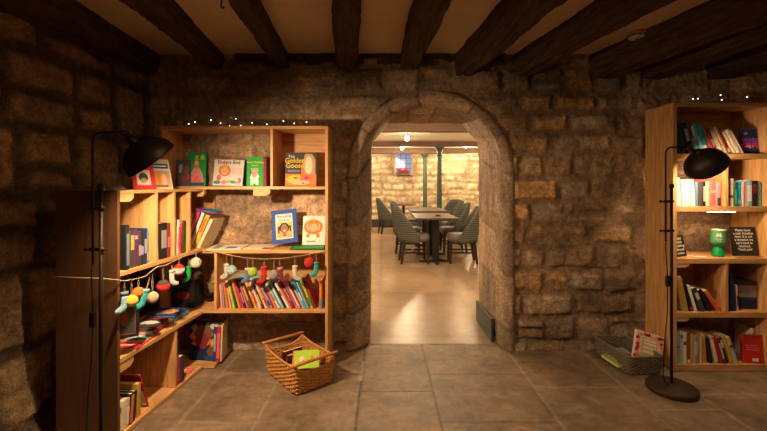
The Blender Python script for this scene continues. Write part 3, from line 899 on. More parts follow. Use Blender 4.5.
# big picture book in the corner and its neighbours
w, h, t = .235, .275, .018
rr = make_book(faceM(BF, .165, .10, .022, 4, -6, 0, w), t, w, h, 'black', 'large dark picture book with a glowing orange shape in the bottom shelf corner')
art(rr, t, w, h, [('navy', rect(.03, .03, .97, .97)), ('orange', ell(.4, .6, .36, .3, wob=.5)), ('pale grey', ell(.8, .88, .16, .08, wob=.4)), ('brown', ell(.45, .68, .3, .26, wob=.4)), ('maroon', ell(.4, .5, .22, .2, wob=.4)), ('orange', ell(.78, .42, .1, .17, wob=.3)), ('yellow', ell(.76, .47, .05, .06)), ('brown', ell(.72, .24, .14, .14, wob=.4)), ('blue', rect(.5, .02, .97, .12)), ('grey', ell(.15, .85, .1, .08, wob=.4))])
row(T(-1.175 - .05, 2.79, 0) @ Rot(8, 'Z'), .0, .062, .0, .022, [('blue', 1, .25, 2, ('light blue', .3, .8)), ('red', 1.5, .255, 2, ('coral', .1, .8)), ('cream', .5, .26, 2)],
    'beside the dark picture book', 'books beside the dark picture book in the corner', lean=1, depth=.15)
flat(LF, .735, .03, .022, .12, .18, .008, 3, 'coral', 'coral and yellow magazine lying on the bottom board in front of the picture book', None, 'magazine', [('yellow', ell(.5, .2, .2, .1)), ('maroon', rect(.1, .5, .9, .9))])

# ------------------------------------------------------------------ right bookcase contents
row(RF, TH + .030, .515, .01, RS[0], [('dark green', 1.2, .2, 8), ('charcoal', 1, .21, 10, ('dark green', .1, .9)), ('black', 1.6, .22, 14, ('grey', .4, .8)), ('charcoal', 1.2, .225, 15, ('slate blue', .1, .5)),
                                      ('pale grey', 1, .2, 15, ('teal', .2, .5)), ('teal', 1.2, .215, 16, ('light blue', .1, .6)), ('bright blue', 1.6, .2, 16, ('white', .1, .3)), ('brown', 1, .19, 19, ('magenta', .2, .5)), ('maroon', 1, .18, 21, ('tan', .3, .6)),
                                      ('beige', 1.8, .18, 23, ('cream', .1, .9)), ('tan', .9, .2, 24), ('red', 1.2, .19, 25, ('white', .05, .2)), ('cream', 1, .17, 27), ('white', 1.5, .185, 27, ('cream', .1, .9)), ('pale pink', .7, .18, 28)],
    'on the right top shelf', 'leaning books on the top shelf of the right bookcase', lean=-1, depth=.15, seed=8)
w, h, t = .122, .185, .02
rr = make_book(faceM(RF, .527, .07, RS[0], 6, 0, 0, w), t, w, h, 'purple', 'purple book with a night skyline leaning at the right end of the top shelf')
art(rr, t, w, h, [('navy', rect(.04, .6, .96, .96)), ('magenta', rect(.05, .25, .95, .42)), ('pink', ell(.5, .28, .3, .06)), ('navy', [(.05, .02), (.95, .02), (.95, .2), (.8, .2), (.8, .3), (.7, .3), (.7, .2), (.62, .2), (.58, .55), (.54, .2), (.4, .2), (.4, .25), (.25, .25), (.25, .15), (.05, .15)]), ('yellow', ell(.7, .6, .03, .02)), ('lilac', ell(.3, .8, .12, .05))])
row(RF, TH + .019, xr - .022, .018, RS[1], [('pale pink', 1.5, .2, 5, ('lilac', .7, .95)), ('white', 1.3, .185, 4, ('grey', .8, .95)), ('pale grey', 1, .19, 3), ('pale pink', 1.1, .185, 3, ('white', .1, .8)), ('slate blue', .9, .17, 0), ('charcoal', 1, .175, 0), ('black', .9, .175, 0, ('beige', .2, .8)),
                                            ('cream', 1.2, .175, 0), ('coral', 1.5, .19, 0, ('peach', .5, .6)), ('pink', 1.3, .17, 0, ('charcoal', .02, .36))],
    'left on the second shelf', 'books left of the divider on the second shelf', lean=-1, depth=.14, seed=2)
row(RF, xr + .014, RW - TH - .004, .025, RS[1], [('grey', .8, .185, 0), ('cream', 1.8, .195, 0, ('brown', .3, .4)), ('dark green', .7, .17, 0, ('teal', .1, .7)), ('bright blue', 1.6, .175, 0, ('light blue', .1, .25)), ('beige', .7, .175, 0), ('pink', .6, .18, 0),
                                                 ('light blue', 1.6, .185, 0, ('white', .2, .8)), ('black', 1.4, .18, 0, ('dark red', .5, .85)), ('peach', .8, .18, 0), ('teal', .6, .17, 0)],
    'right of the second shelf divider', 'books right of the divider on the second shelf', lean=-1, depth=.14, seed=3)
# level 4
row(RF, TH + .056, xr - .014, .012, RS[3], [('beige', 2.1, .25, 12, ('mustard', .1, .9)), ('black', 1.1, .19, 15, ('red', .05, .15)), ('white', 1, .185, 17), ('charcoal', 1.6, .17, 22, ('pale grey', .5, .8)), ('black', 1.3, .165, 28), ('coral', 1.2, .175, 36, ('orange', .1, .9))],
    'on the right fourth shelf', 'books left of the divider on the fourth shelf', lean=-1, depth=.15, seed=5)
row(RF, xr + .014, xr + .115, .025, RS[3], [('tan', 1, .2, 0), ('navy', 2.6, .25, 3), ('charcoal', .8, .18, 3), ('pale pink', .9, .18, 3, ('maroon', .2, .6))],
    'right of the fourth shelf divider', 'books right of the divider on the fourth shelf', lean=-1, depth=.15, seed=6)
bx = empty('storage_box', RF @ T(xr + .14, .08, RS[3]) @ Rot(-6, 'Z'), 'dark box printed with a grey picture on the fourth shelf, right of the navy book', 'box')
b = MB(); b.box((0, 0, 0), (.13, .14, .2)); b.build('body', cm('charcoal'), bx, bevel=.002)
b = MB(); b.prism(rect(.01, .085, .125, .17), -.0015, 0); b.build('printed_picture', cm('grey'), bx)
b = MB(); b.prism(rect(.01, .01, .125, .07), -.0015, 0); b.build('lower_panel', cm('navy'), bx)
# level 5
row(RF, TH + .004, .475, .012, RS[4], [('light blue', 1.6, .225, 0, ('slate blue', .5, .55)), ('pale grey', 1, .225, 0, ('charcoal', .8, .9)), ('white', 1.6, .22, 0, ('brown', .6, .7)), ('brown', 1.4, .225, 0, ('white', .03, .12)), ('mustard', 1, .205, 0), ('grey', 1.5, .195, 0, ('pale grey', .3, .8)), ('tan', .9, .2, 0),
                                      ('beige', .9, .19, 0), ('yellow', 1.3, .2, 4, ('mustard', .1, .8)), ('black', 1.1, .18, 8), ('beige', 1.3, .19, 13, ('cream', .1, .9)), ('red', 1.1, .19, 15), ('maroon', 1, .185, 16, ('pale grey', .2, .8)), ('charcoal', 1.2, .185, 17, ('white', .6, .9)),
                                      ('mustard', 1.3, .19, 18, ('yellow', .1, .9)), ('pale grey', 1.5, .19, 19, ('charcoal', .6, .7))],
    'on the right bottom shelf', 'books on the bottom shelf of the right bookcase', lean=-1, depth=.15, seed=7)
w, h, t = .125, .19, .03
rr = make_book(faceM(RF, .523, .06, RS[4], 5, -8, 0, w), t, w, h, 'red', 'bright red book facing out at the right end of the bottom shelf')
art(rr, t, w, h, [('coral', rect(.15, .45, .85, .48)), ('coral', rect(.15, .53, .85, .56)), ('coral', rect(.15, .61, .7, .64)), ('white', rect(.45, .06, .75, .17))])
make_book(RF @ T(.625, .08, RS[4]), .02, .14, .22, 'white', 'white and black book standing behind the bright red one', None, spine=('black', .65, .85))

# ---- sign boards, cup, paper on level 3
z3 = RS[2]
def chalk(M, w, h, body, size, label, name='chalkboard', u=.5, v=.86, space=.95):
    r_ = empty(name, M, label, 'sign')
    b = MB(); b.box((0, -.006, 0), (w, 0, h)); b.build('board', mat('chalkboard black', (.02, .017, .015), .6, .2), r_, bevel=.001)
    Mt = T(u * w, -.0066, v * h) @ Rot(90, 'X')
    text(body, size, r_, Mt, mat('chalk pen white', (.85, .8, .72), .7, .05), space=space, bold=.0006)
    return r_


r_ = chalk(RF @ T(.456, .05, z3) @ Rot(-8, 'X') @ T(0, 0, 0), .182, .212, 'Please leave\na cash donation\nhere. It is not\na donation we\ncan\'t hand to\nreturned.\nThank you!', .0225, 'black chalkboard sign with white handwriting right of the green cup', v=.86, space=1.0)
b = MB(); b.box((-.005, -.03, 0), (.19, .0, .008)); b.build('foot', OAKB, r_, M=T(0, -.0, 0))
r_ = chalk(RF @ T(.052, .05, z3) @ Rot(4, 'Z') @ Rot(-8, 'X') @ Rot(-6, 'Y'), .085, .148, 'only\nwho\nmaking\nabout\nonto', .027, 'small black chalkboard sign leaning at the left side of the lit shelf', v=.8, space=.95)
b = MB(); b.box((0, 0, 0), (.15, .035, .003)); o = b.build('paper_leaflet', cm('white')); o.matrix_world = RF @ T(.125, .10, z3 + .0005) @ Rot(-30, 'Z')
tag(o, 'folded white paper leaflet lying between the small chalkboard and green cup', 'leaflet')
GP = mat('green plastic', (.0, .36, .1), .3, .05); GPL = mat('pale green label', (.1, .42, .16), .45, .1)
q = P(718, 256, 2.80)
cup = empty('collection_cup', T(q.x, 2.80, z3) @ Rot(-34, 'Z') @ Matrix.Diagonal((.78, .78, 1, 1)), 'bright green collection cup with a white leaf emblem on the lit shelf', 'collection cup')
b = MB(); b.lathe([(.048, 0), (.05, .004), (.048, .02), (.038, .05), (.024, .068), (.022, .072), (.03, .078), (.03, .08), (.001, .08)], 32); b.build('base', GP, cup, True)
b = MB(); b.lathe([(.024, .07), (.04, .082), (.052, .09), (.054, .1), (.055, .186), (.053, .186), (.001, .184)], 32); body = b.build('cup', GP, cup, True)
b = MB(); b.lathe([(.0555, .1), (.0566, .182)], 32)
b.f = [f for f in b.f if len(f) == 4]; b.mi = b.mi[:len(b.f)]; b.build('label_band', GPL, cup, True)
b = MB(); b.lathe([(.056, .184), (.057, .188), (.055, .192), (.02, .194), (.001, .194)], 32); b.build('lid', mat('pale lid', (.35, .5, .3), .4, .05), cup, True)
# oak-leaf emblem
b = MB()
for (cx, cz, a, l) in ((-.008, .158, 25, .017), (.009, .158, -20, .017), (.012, .147, -70, .013), (-.012, .148, 75, .012)):
    pts = []
    for i in range(22):
        an = 2 * math.pi * i / 22; rr_ = (1 + .16 * math.cos(an * 6))
        x_, y_ = .0075 * math.cos(an) * rr_, l * .62 * math.sin(an) * rr_
        ca, sa = math.cos(R(a)), math.sin(R(a))
        pts.append((cx + x_ * ca - y_ * sa, cz + x_ * sa + y_ * ca))
    b.prism(pts, -.0595, -.054)
b.build('leaf_emblem', cm('white'), cup)
text('National\nTrust', .014, cup, T(0, -.0595, .124) @ Rot(90, 'X'), cm('white'), 'lettering', bold=.0003)

# ------------------------------------------------------------------ fairy lights
FB = mat('tiny warm bulb', (1, .9, .8), .4, .02, emit=(1, .75, .5), estr=5)
def fairy(pts, ends, label):
    base = P(pts[0][0], pts[0][1], 3.0)
    r_ = empty('fairy_lights', T(*base), label, 'fairy lights', 'fairy light strings')
    pp = [P(a, b_, 3.0) - base for a, b_ in ends[:1] + pts + ends[1:]]
    dense = []
    for a, b_ in zip(pp[:-1], pp[1:]):
        for k in range(6):
            t = k / 6.; v = a.lerp(b_, t); v.z -= .012 * math.sin(math.pi * t); dense.append(v)
    dense.append(pp[-1])
    m = MB(); m.tube(dense, .0008, 5); m.build('wire', CORDM, r_)
    for a, b_ in pts:
        v = P(a, b_, 2.996) - base
        m = MB(); m.lathe([(.0005, -.004), (.003, -.003), (.0042, 0), (.003, .003), (.0005, .004)], 10); m.build('bulb', FB, r_, True).location = v


fairy([(188.8, 123.9), (195, 122), (211, 120), (220.5, 123.3), (229.5, 126), (235.8, 118.7), (240.8, 125.6), (252.1, 122.8), (266.9, 124.3), (283.4, 121.1), (294.2, 123.4), (306.5, 122.2)], [(178, 122), (318, 124)],
      'string of tiny warm fairy lights pinned to the wall above the left bookshelf')
fairy([(693, 99), (698, 98.6), (720.6, 95.1), (721.8, 99.9), (747.1, 97)], [(686, 101), (768, 100)], 'string of tiny warm fairy lights on the wall above the right bookcase')

# ------------------------------------------------------------------ garland
def bauble(pos, r, colour, label, extra=None, loop=.03, cap=None, loopc=TWINE):
    n = bpy.data.objects.new('knitted_bauble', None); C.objects.link(n); n.location = pos
    tag(n, label, 'bauble', 'knitted baubles on the garland')
    prof = [(max(.0004, r * math.sin(math.pi * i / 14) * (1 + .02 * (i % 2))), -r * .97 * math.cos(math.pi * i / 14)) for i in range(15)]
    m = MB(); m.lathe(prof, 24); m.build('ball', ym(colour), n, True)
    if cap:
        pr = [(max(.0004, (r + .0012) * math.sin(R(a))), (r + .0012) * .97 * math.cos(R(a))) for a in (62, 50, 38, 25, 12, 0)]
        m = MB(); m.lathe(pr, 24); m.build('cap', ym(cap), n, True)
    if extra == 'dots':
        m = MB()
        for k in range(12):
            a = 2 * math.pi * k / 12
            m.lathe([(.0005, -.002), (.0025, 0), (.0005, .002)], 6, T(r * math.cos(a), r * math.sin(a), .002))
        m.build('stitched_band', ym('brown'), n)
    if extra == 'spots':
        m = MB()
        for k in range(6):
            a = 2 * math.pi * k / 6 + .5
            m.lathe([(.0005, -.004), (.004, 0), (.0005, .004)], 8, T(r * .96 * math.cos(a), r * .96 * math.sin(a), -.003 + .008 * (k % 2)))
        m.build('spots', ym('black'), n)
    if extra == 'stripe':
        m = MB(); m.lathe([(r * .985, -.006), (r + .0012, -.003), (r + .0015, 0), (r + .0012, .003), (r * .985, .006)], 24)
        m.build('band', ym('white'), n, True)
    m = MB(); m.tube([(-.002, 0, r * .9), (-.004, 0, r + loop * .5), (0, 0, r + loop), (.004, 0, r + loop * .5), (.002, 0, r * .9)], .0009, 5); m.build('hanging_loop', loopc, n)
    return n


def stocking(pos, hgt, colour, label, cuff, yaw=0, side=1, loop=.03, tilt=0):
    """pos: the middle of the cuff's top"""
    n = bpy.data.objects.new('knitted_stocking', None); C.objects.link(n); n.matrix_world = T(*pos) @ Rot(yaw, 'Z') @ Rot(tilt, 'Y')
    tag(n, label, 'stocking', 'knitted stockings on the garland')
    r = hgt * .17
    pts = [(0, -hgt * .1), (0, -hgt * .35), (0, -hgt * .58), (side * hgt * .03, -hgt * .74), (side * hgt * .14, -hgt * .86), (side * hgt * .28, -hgt * .92), (side * hgt * .40, -hgt * .93), (side * hgt * .46, -hgt * .93)]
    rad = [r * 1.0, r * .98, r * .95, r * 1.05, r * 1.0, r * .92, r * .7, r * .2]
    m = MB(); m.tube([(x, 0, z) for x, z in pts], rad, 14)
    m.v = [(x, y * .62, z) for x, y, z in m.v]
    m.build('sock', ym(colour), n, True)
    m = MB(); m.lathe([(r * .9, -hgt * .16), (r * 1.12, -hgt * .15), (r * 1.15, -hgt * .04), (r * 1.05, 0), (r * .8, 0)], 16)
    m.v = [(x, y * .66, z) for x, y, z in m.v]
    m.build('cuff', ym(cuff), n, True)
    m = MB(); m.tube([(-.002, 0, -.002), (-.003, 0, loop * .5), (0, 0, loop), (.003, 0, loop * .5), (.002, 0, -.002)], .0009, 5); m.build('hanging_loop', TWINE, n)
    return n


def onplane(px, py, off=.03):
    """point on the plane just in front of the left unit's front face"""
    k = (px - CX) / F
    # X = -1.27+DIR*(Y-2.75)+off, X=k*Y
    Y = (-1.27 - DIR * 2.75 + off) / (k - DIR)
    return P(px, py, Y)


gl = [P(50, 276.5, 1.945), P(75, 277.5, 1.94), P(103, 278.5, 1.945), onplane(118, 280, .012), onplane(124.5, 281, .012), onplane(131, 279.8, .012), onplane(140, 278, .012), onplane(146, 276, .012), onplane(151, 271.5, .012), onplane(157, 267, .012), onplane(166, 265, .012),
      onplane(174, 261, .012), onplane(186, 255.5, .012), onplane(197, 250.8, .012)]
gr = [P(206, 250.6, 2.735), P(217, 252, 2.735), P(232, 255.5, 2.735), P(247, 258, 2.735), P(263, 259, 2.735), P(280, 258.5, 2.735), P(297, 256.5, 2.735), P(309, 254.2, 2.735), P(319, 252, 2.735), P(326, 250.5, 2.735)]
g0 = gl[0]
r_ = empty('garland_string', T(*g0), 'thin jute string swagged across both left bookshelves and their end panel', 'string')
m = MB(); m.tube([p - g0 for p in gl + gr], .0022, 6); m.build('twine', TWINE, r_, True)
m = MB()
for p in (gl[3], gl[9], gl[-1], gr[0], gr[-2]):
    m.lathe([(.0045, -.002), (.005, 0), (.0045, .002), (.001, .003)], 10, T(*(p - g0)) @ Rot(90, 'X'))
m.build('drawing_pins', cm('beige'), r_)


def on_gl(px, py, off=.03):
    return onplane(px, py, off)


stocking(on_gl(124.5, 292), .098, 'light blue', 'pale blue-grey knitted stocking hanging at the near end of the garland', 'slate blue', yaw=60, side=-1, loop=.055)
bauble(on_gl(131.6, 301, .045), .031, 'yellow', 'yellow knitted bauble between the pale blue stocking and the orange bauble', loop=.07)
bauble(on_gl(138.5, 292.5, .02), .03, 'orange', 'orange knitted bauble behind the teal stocking', loop=.04)
stocking(on_gl(146.5, 289, .05), .105, 'teal', 'large teal knitted stocking at the near end of the garland', 'light blue', yaw=70, side=-1, loop=.06, tilt=18)
bauble(on_gl(152.5, 297.5, .03), .032, 'beige', 'beige knitted bauble with a dark band right of the teal stocking', 'dots', loop=.1)
bauble(on_gl(163.4, 286, .03), .036, 'red', 'red spotted knitted bauble with a dark ladybird cap', 'spots', loop=.07, cap='charcoal')
stocking(on_gl(172, 270, .04), .092, 'white', 'white knitted stocking hanging beside the pink and red bauble', 'pale grey', yaw=60, side=1, loop=.03)
bauble(on_gl(179, 269.8, .02), .034, 'pale pink', 'pale pink knitted bauble with a red top', loop=.03, cap='red')
stocking(on_gl(188.8, 266.5, .03), .092, 'green', 'bright green knitted stocking near the shelf corner', 'green', yaw=60, side=-1, loop=.05)
bauble(on_gl(195.9, 262.8, .04), .036, 'cream', 'cream knitted bauble with a dotted dark band at the shelf corner', 'dots', loop=.05)
bauble(P(197, 275.5, 2.80), .034, 'dark brown', 'large dark brown knitted bauble hanging behind the cream one at the corner', loop=.12)
G = 2.70
stocking(P(226.5, 264, G), .1, 'pale pink', 'pale pink knitted stocking, leftmost on the back part of the garland', 'white', side=-1, loop=.07)
bauble(P(231.8, 270.3, G - .03), .034, 'light blue', 'light blue knitted bauble with a white band beside the pale pink stocking', 'stripe', loop=.09)
stocking(P(247.5, 268, G), .1, 'slate blue', 'grey-blue knitted stocking beside the lime green bauble', 'pale grey', side=-1, loop=.08)
bauble(P(252.6, 272, G - .02), .032, 'lime green', 'lime green knitted bauble beside the grey-blue stocking', loop=.08)
stocking(P(264, 266.5, G), .115, 'red', 'long bright red knitted stocking in the middle of the garland', 'red', side=-1, loop=.06)
bauble(P(274, 274.8, G), .034, 'grey', 'grey knitted bauble between the red and maroon stockings', loop=.1)
stocking(P(280, 267.3, G), .1, 'maroon', 'maroon patterned knitted stocking beside the grey bauble', 'pink', side=1, loop=.07, tilt=-6)
stocking(P(294.8, 265.5, G), .1, 'cream', 'cream yellow knitted stocking right of the maroon one', 'cream', side=1, loop=.07)
bauble(P(309.4, 262.5, G), .036, 'red', 'round plain red knitted bauble near the right end of the garland', 'stripe' if False else None, loop=.03)
stocking(P(316.3, 262, G - .01), .095, 'teal', 'small teal knitted stocking at the right end of the garland', 'teal', side=-1, loop=.07)


# ------------------------------------------------------------------ floor lamps
BULB = mat('lamp bulb', (1, .9, .8), .4, .02, emit=(1, .66, .36), estr=0)


def floor_lamp(x, y, label, power, A, dx, dz, watts):
    r_ = empty('floor_lamp', T(x, y, 0), label, 'floor lamp', 'black reading floor lamps')
    m = MB(); m.lathe([(.001, 0), (.135, 0), (.14, .006), (.14, .024), (.135, .03), (.03, .032), (.016, .036), (.013, .045), (.001, .045)], 48); m.build('base', RUST, r_, True)
    m = MB(); m.tube([(0, 0, .03), (0, 0, 1.275)], .0085, 12); m.lathe([(.0085, 1.27), (.013, 1.275), (.015, 1.287), (.012, 1.298), (.001, 1.302)], 12); m.build('pole', IRON, r_, True)
    ax = -.037
    pts = [(ax, 0, .94), (ax, 0, 1.2), (ax, 0, 1.48)]
    for a in range(0, 91, 15):
        pts.append((ax + .04 - .04 * math.cos(R(a)), 0, 1.492 + .04 * math.sin(R(a))))
    pts.append((ax + .135, 0, 1.532))
    m = MB(); m.tube(pts, .0055, 10); m.build('arm', IRON, r_, True)
    for z in (1.19, 1.005):
        m = MB(); m.tube([(ax - .012, 0, z), (.014, 0, z)], .008, 10); m.tube([(ax, -.012, z), (ax, .012, z)], .009, 10); m.tube([(ax - .012, 0, z), (ax - .03, 0, z)], .0045, 8); m.lathe([(.001, -.006), (.008, -.004), (.008, .004), (.001, .006)], 10, T(ax - .032, 0, z) @ Rot(90, 'Y')); m.build('clamp', IRON, r_, True)
    J = Vector((ax + .145, 0, 1.53))
    m = MB(); m.tube([J + Vector((0, -.014, 0)), J + Vector((0, .014, 0))], .013, 14); m.lathe([(.001, -.006), (.009, -.004), (.009, .004), (.001, .006)], 10, T(J.x, J.y - .02, J.z) @ Rot(90, 'X')); m.build('joint', IRON, r_, True)
    A = Vector(A).normalized()
    apex = J + Vector((.05 + dx, .015, -.048 + dz)); ctr = apex + A * .10
    m = MB(); m.tube([J, apex - A * .0], .010, 12); m.tube([apex - A * .035, apex + A * .02], [.017, .024], 16); m.build('neck', IRON, r_, True)
    Q = A.to_track_quat('Z', 'Y').to_matrix().to_4x4()
    Mx = Matrix.Translation(apex) @ Q
    out = [(.018, -.002)] + [(.119 * math.sin(R(a)), .102 * (1 - math.cos(R(a)))) for a in (14, 24, 35, 46, 57, 68, 78, 86, 90)] + [(.122, .106)]
    inn = [(a - .0022 if a > .02 else a - .002, z_ + .0022) for a, z_ in out[:-1]][::-1]
    inn[0] = (.1195, .106)
    m = MB(); m.lathe(out, 48, Mx); m.f = [f for f in m.f if len(f) == 4]; m.mi = m.mi[:len(m.f)]
    m.cur = 1; n0 = len(m.f); m.lathe(inn + [(.0005, .004)], 48, Mx); keep = [k for k in range(len(m.f)) if len(m.f[k]) == 4]; m.f = [m.f[k] for k in keep]; m.mi = [m.mi[k] for k in keep]
    sh = m.build('lamp_shade', [mat('dark enamel shade', (.022, .015, .011), .45, .2, 20, .03, metal=.3), mat('white enamel lining', (.7, .66, .58), .4, .05)], r_, True)
    m = MB(); m.lathe([(.014, .0), (.016, .03), (.015, .038), (.001, .04)], 16, Mx); m.build('bulb_holder', BLACK, r_, True)
    Mb = Mx @ T(0, 0, .06)
    m = MB(); m.lathe([(.001, -.026)] + [(.026 * math.sin(R(a)), -.026 * math.cos(R(a))) for a in range(20, 170, 15)] + [(.001, .026)], 16, Mb)
    e = mat('lamp bulb glow', (1, .9, .8), .4, .02, emit=(1, .70, .40), estr=power)
    m.build('bulb', e, r_, True)
    l = bpy.data.lights.new('lamp_beam', 'SPOT'); l.energy = watts; l.color = (1, .69, .40); l.spot_size = R(168); l.spot_blend = .75; l.shadow_soft_size = .03
    lo = bpy.data.objects.new('lamp_beam', l); C.objects.link(lo); lo.matrix_world = T(x, y, 0) @ Matrix.Translation(apex + A * .092) @ (-A).to_track_quat('Z', 'Y').to_matrix().to_4x4()
    # cord down from the rod with an inline switch
    pts = [(ax, 0, .945), (ax - .004, -.004, .9), (ax + .002, -.006, .8), (ax + .006, -.008, .72)]
    p2 = [(ax + .006, -.008, .66), (ax + .002, -.012, .5), (ax - .012, -.012, .35), (ax - .02, -.01, .2), (ax - .015, .0, .08), (-.03, .01, .04), (-.012, .0, .036)]
    m = MB(); m.tube(pts, .0028, 6); m.tube(p2, .0028, 6); m.build('cord', CORDM, r_, True)
    m = MB(); m.box((ax - .006, -.018, .655), (ax + .018, .0, .725)); m.build('cord_switch', BLACK, r_, bevel=.004)
    return r_


LP = 60
floor_lamp(-1.275, 1.76, 'black floor lamp with a dome shade in front of the left bookshelf\'s end panel', LP, (.5, .5, -.8), -.018, .008, 105)
floor_lamp(1.817, 2.46, 'black floor lamp with a dome shade and round iron base at the right bookcase', LP, (.75, .35, -.75), .03, .008, 19)


# ------------------------------------------------------------------ baskets
def basket(name, M, L, W, H, flare, dip, mats, label, rows=13, handles=True, stake=.034, rs=.0058):
    """local x along the length, y the width; short ends at x=0 and x=L"""
    r_ = empty(name, M, label, 'basket')
    cr = .03

    def path(n):
        pts = []; segs = [(0, 0, L, 0), (L, 0, L, W), (L, W, 0, W), (0, W, 0, 0)]
        per = 2 * (L + W)
        for i in range(n):
            s = per * i / n
            for (x0, y0, x1, y1) in segs:
                l = abs(x1 - x0) + abs(y1 - y0)
                if s <= l:
                    t = s / l; x, y = x0 + (x1 - x0) * t, y0 + (y1 - y0) * t; break
                s -= l
            # round corners
            cx = min(max(x, cr), L - cr); cy = min(max(y, cr), W - cr)
            dx, dy = x - cx, y - cy
            if dx and dy:
                d = math.hypot(dx, dy); x, y = cx + dx / d * cr, cy + dy / d * cr
            pts.append((x, y))
        return pts
    ns = int(round(2 * (L + W) / stake)); ns += 1 - ns % 2
    sub = 4; n = ns * sub
    base = path(n); cxy = (L / 2, W / 2)

    def top(x, y):
        if not dip:
            return H
        on_end = min(x, L - x) < .012
        if not on_end:
            k = abs(x - L / 2) / (L / 2)
            return H * (.9 + .1 * k ** 3)
        return H - dip * (1 - ((y - W / 2) / (W / 2)) ** 4)

    def pos(i, v, off):
        x, y = base[i % n]
        f = 1 - flare * (1 - v)
        nx, ny = x - min(max(x, cr), L - cr), y - min(max(y, cr), W - cr)
        d = math.hypot(nx, ny) or 1
        X = cxy[0] + (x - cxy[0]) * f + nx / d * off; Y = cxy[1] + (y - cxy[1]) * f + ny / d * off
        return (X, Y, .004 + v * (top(x, y) - .004))
    m = MB()
    for k in range(rows):
        v = (k + .5) / rows
        m.tube([pos(i, v, .0035 * math.cos(math.pi * i / sub + math.pi * k)) for i in range(n)], rs, 5, closed=True)
    m.build('woven_wall', mats[0], r_, True)
    m = MB()
    for k in range(ns):
        m.tube([pos(k * sub, v, 0) for v in (0, .25, .5, .75, 1)], .0028, 5)
    m.build('stakes', mats[1], r_, True)
    m = MB()
    for sgn in (0, 1):
        m.tube([(p[0], p[1], p[2] + .0025 * math.sin(i * 1.2 + sgn * math.pi)) for i, p in enumerate([pos(i, 1.0, .003 * math.cos(i * 1.2 + sgn * math.pi)) for i in range(n)])], .0055, 6, closed=True)
    m.build('rim', mats[0], r_, True)
    f = 1 - flare
    m = MB(); m.box((cxy[0] - (L / 2 - .006) * f, cxy[1] - (W / 2 - .006) * f, 0.0), (cxy[0] + (L / 2 - .006) * f, cxy[1] + (W / 2 - .006) * f, .008)); m.build('base', mats[1], r_)
    if handles:
        for x in (0.0, L):
            m = MB(); m.tube([(x, -.016, H + .012), (x, -.012, H + .012), (x, W + .012, H + .012), (x, W + .016, H + .012)], [.008, .0105, .0105, .008], 12)
            for y in (.012, W - .012):
                m.tube([(x, y, H - .05), (x, y, H + .01)], .004, 6)
            m.build('handle', mats[2], r_, True)
    return r_


WK = mat('golden wicker', (.56, .26, .07), .55, .35, 60, .3)
WK2 = mat('darker wicker', (.32, .13, .035), .6, .3, 60, .3)
WH = mat('varnished handle', (.5, .2, .05), .35, .2, 12, stretch=(4, 1, 1))
p1 = P(269, 371.5, 2.705); p2 = P(299, 397, 2.381)
a = math.atan2(p2.y - p1.y, p2.x - p1.x)
BM = T(p1.x - .005, p1.y + .0, 0) @ Matrix.Rotation(a, 4, 'Z')
# length along local x, width to +y (left of direction)
basket('wicker_basket', BM @ T(-.02, -.02, 0), .45, .29, .185, .1, .05, [WK, WK2, WH], 'golden wicker basket with two wooden handles on the floor left of the arch')
GB = [mat('grey wicker', (.17, .14, .11), .75, .35, 60, .3), mat('dark grey wicker', (.12, .10, .08), .8, .3, 60, .3), None]
basket('wicker_basket', T(1.66, 2.635, 0) @ Rot(95, 'Z') @ T(0, -.25, 0), .38, .25, .125, .06, 0, GB, 'low grey woven basket on the floor against the right bookcase', rows=10, handles=False, stake=.022, rs=.0062)

# books in the golden basket
def in_basket(x, y, z, t, w, h, ang, yaw, colour, label, shapes):
    M = BM @ T(x, y, z) @ Rot(yaw, 'Z') @ Rot(-ang, 'X') @ Rot(-90, 'Z')
    r = make_book(M, t, w, h, colour, label, 'picture books in the golden basket')
    art(r, t, w, h, shapes); return r


W2 = T(p1.x, p1.y, 0)
gx = P(313, 359, 2.50)
rr = make_book(T(gx.x - .13, gx.y - .02, .115) @ Rot(9, 'Z') @ Rot(-58, 'X') @ Rot(-90, 'Z'), .012, .17, .13, 'lime green', 'lime green picture book lying slanted on top in the golden basket', 'picture books in the golden basket')
art(rr, .012, .17, .13, [('cream', ell(.35, .5, .09, .2, wob=.5)), ('pink', ell(.4, .35, .06, .12)), ('white', rect(.1, .1, .2, .3)), ('coral', ell(.72, .6, .06, .1)), ('orange', rect(.0, .0, .06, 1))])
for k, (dx, dy, z_, c, lab, ya) in enumerate([(.02, .01, .03, 'coral', 'coral pink picture book beneath the lime green one in the golden basket', 35), (-.03, .06, .02, 'charcoal', 'dark book standing at the back of the golden basket', 50)]):
    pass
rr = make_book(BM @ T(.36, .05, .03) @ Rot(3, 'Z') @ Rot(-78, 'Y') @ T(0, 0, 0), .012, .16, .2, 'coral', 'coral pink picture book lying beneath the lime green one in the golden basket', 'picture books in the golden basket')
art(rr, .012, .16, .2, [('pale pink', ell(.5, .5, .3, .2, wob=.4)), ('red', ell(.3, .3, .1, .1)), ('blue', ell(.8, .2, .08, .06))])
rr = make_book(BM @ T(.40, .05, .075) @ Rot(-4, 'Z') @ Rot(-82, 'Y'), .014, .16, .17, 'pink', 'pink picture book near the front handle of the golden basket', 'picture books in the golden basket')
art(rr, .014, .16, .17, [('coral', ell(.5, .5, .35, .3, wob=.5)), ('red', ell(.3, .3, .12, .1)), ('blue', ell(.85, .3, .06, .1)), ('cream', ell(.6, .7, .12, .08))])
make_book(BM @ T(.05, .06, .012) @ Rot(12, 'Y'), .02, .15, .14, 'dark red', 'dark red book standing deep in the back of the golden basket', 'picture books in the golden basket')
make_book(BM @ T(.10, .07, .012) @ Rot(14, 'Y'), .018, .15, .13, 'brown', 'brown book standing beside the dark red one deep in the golden basket', 'picture books in the golden basket')

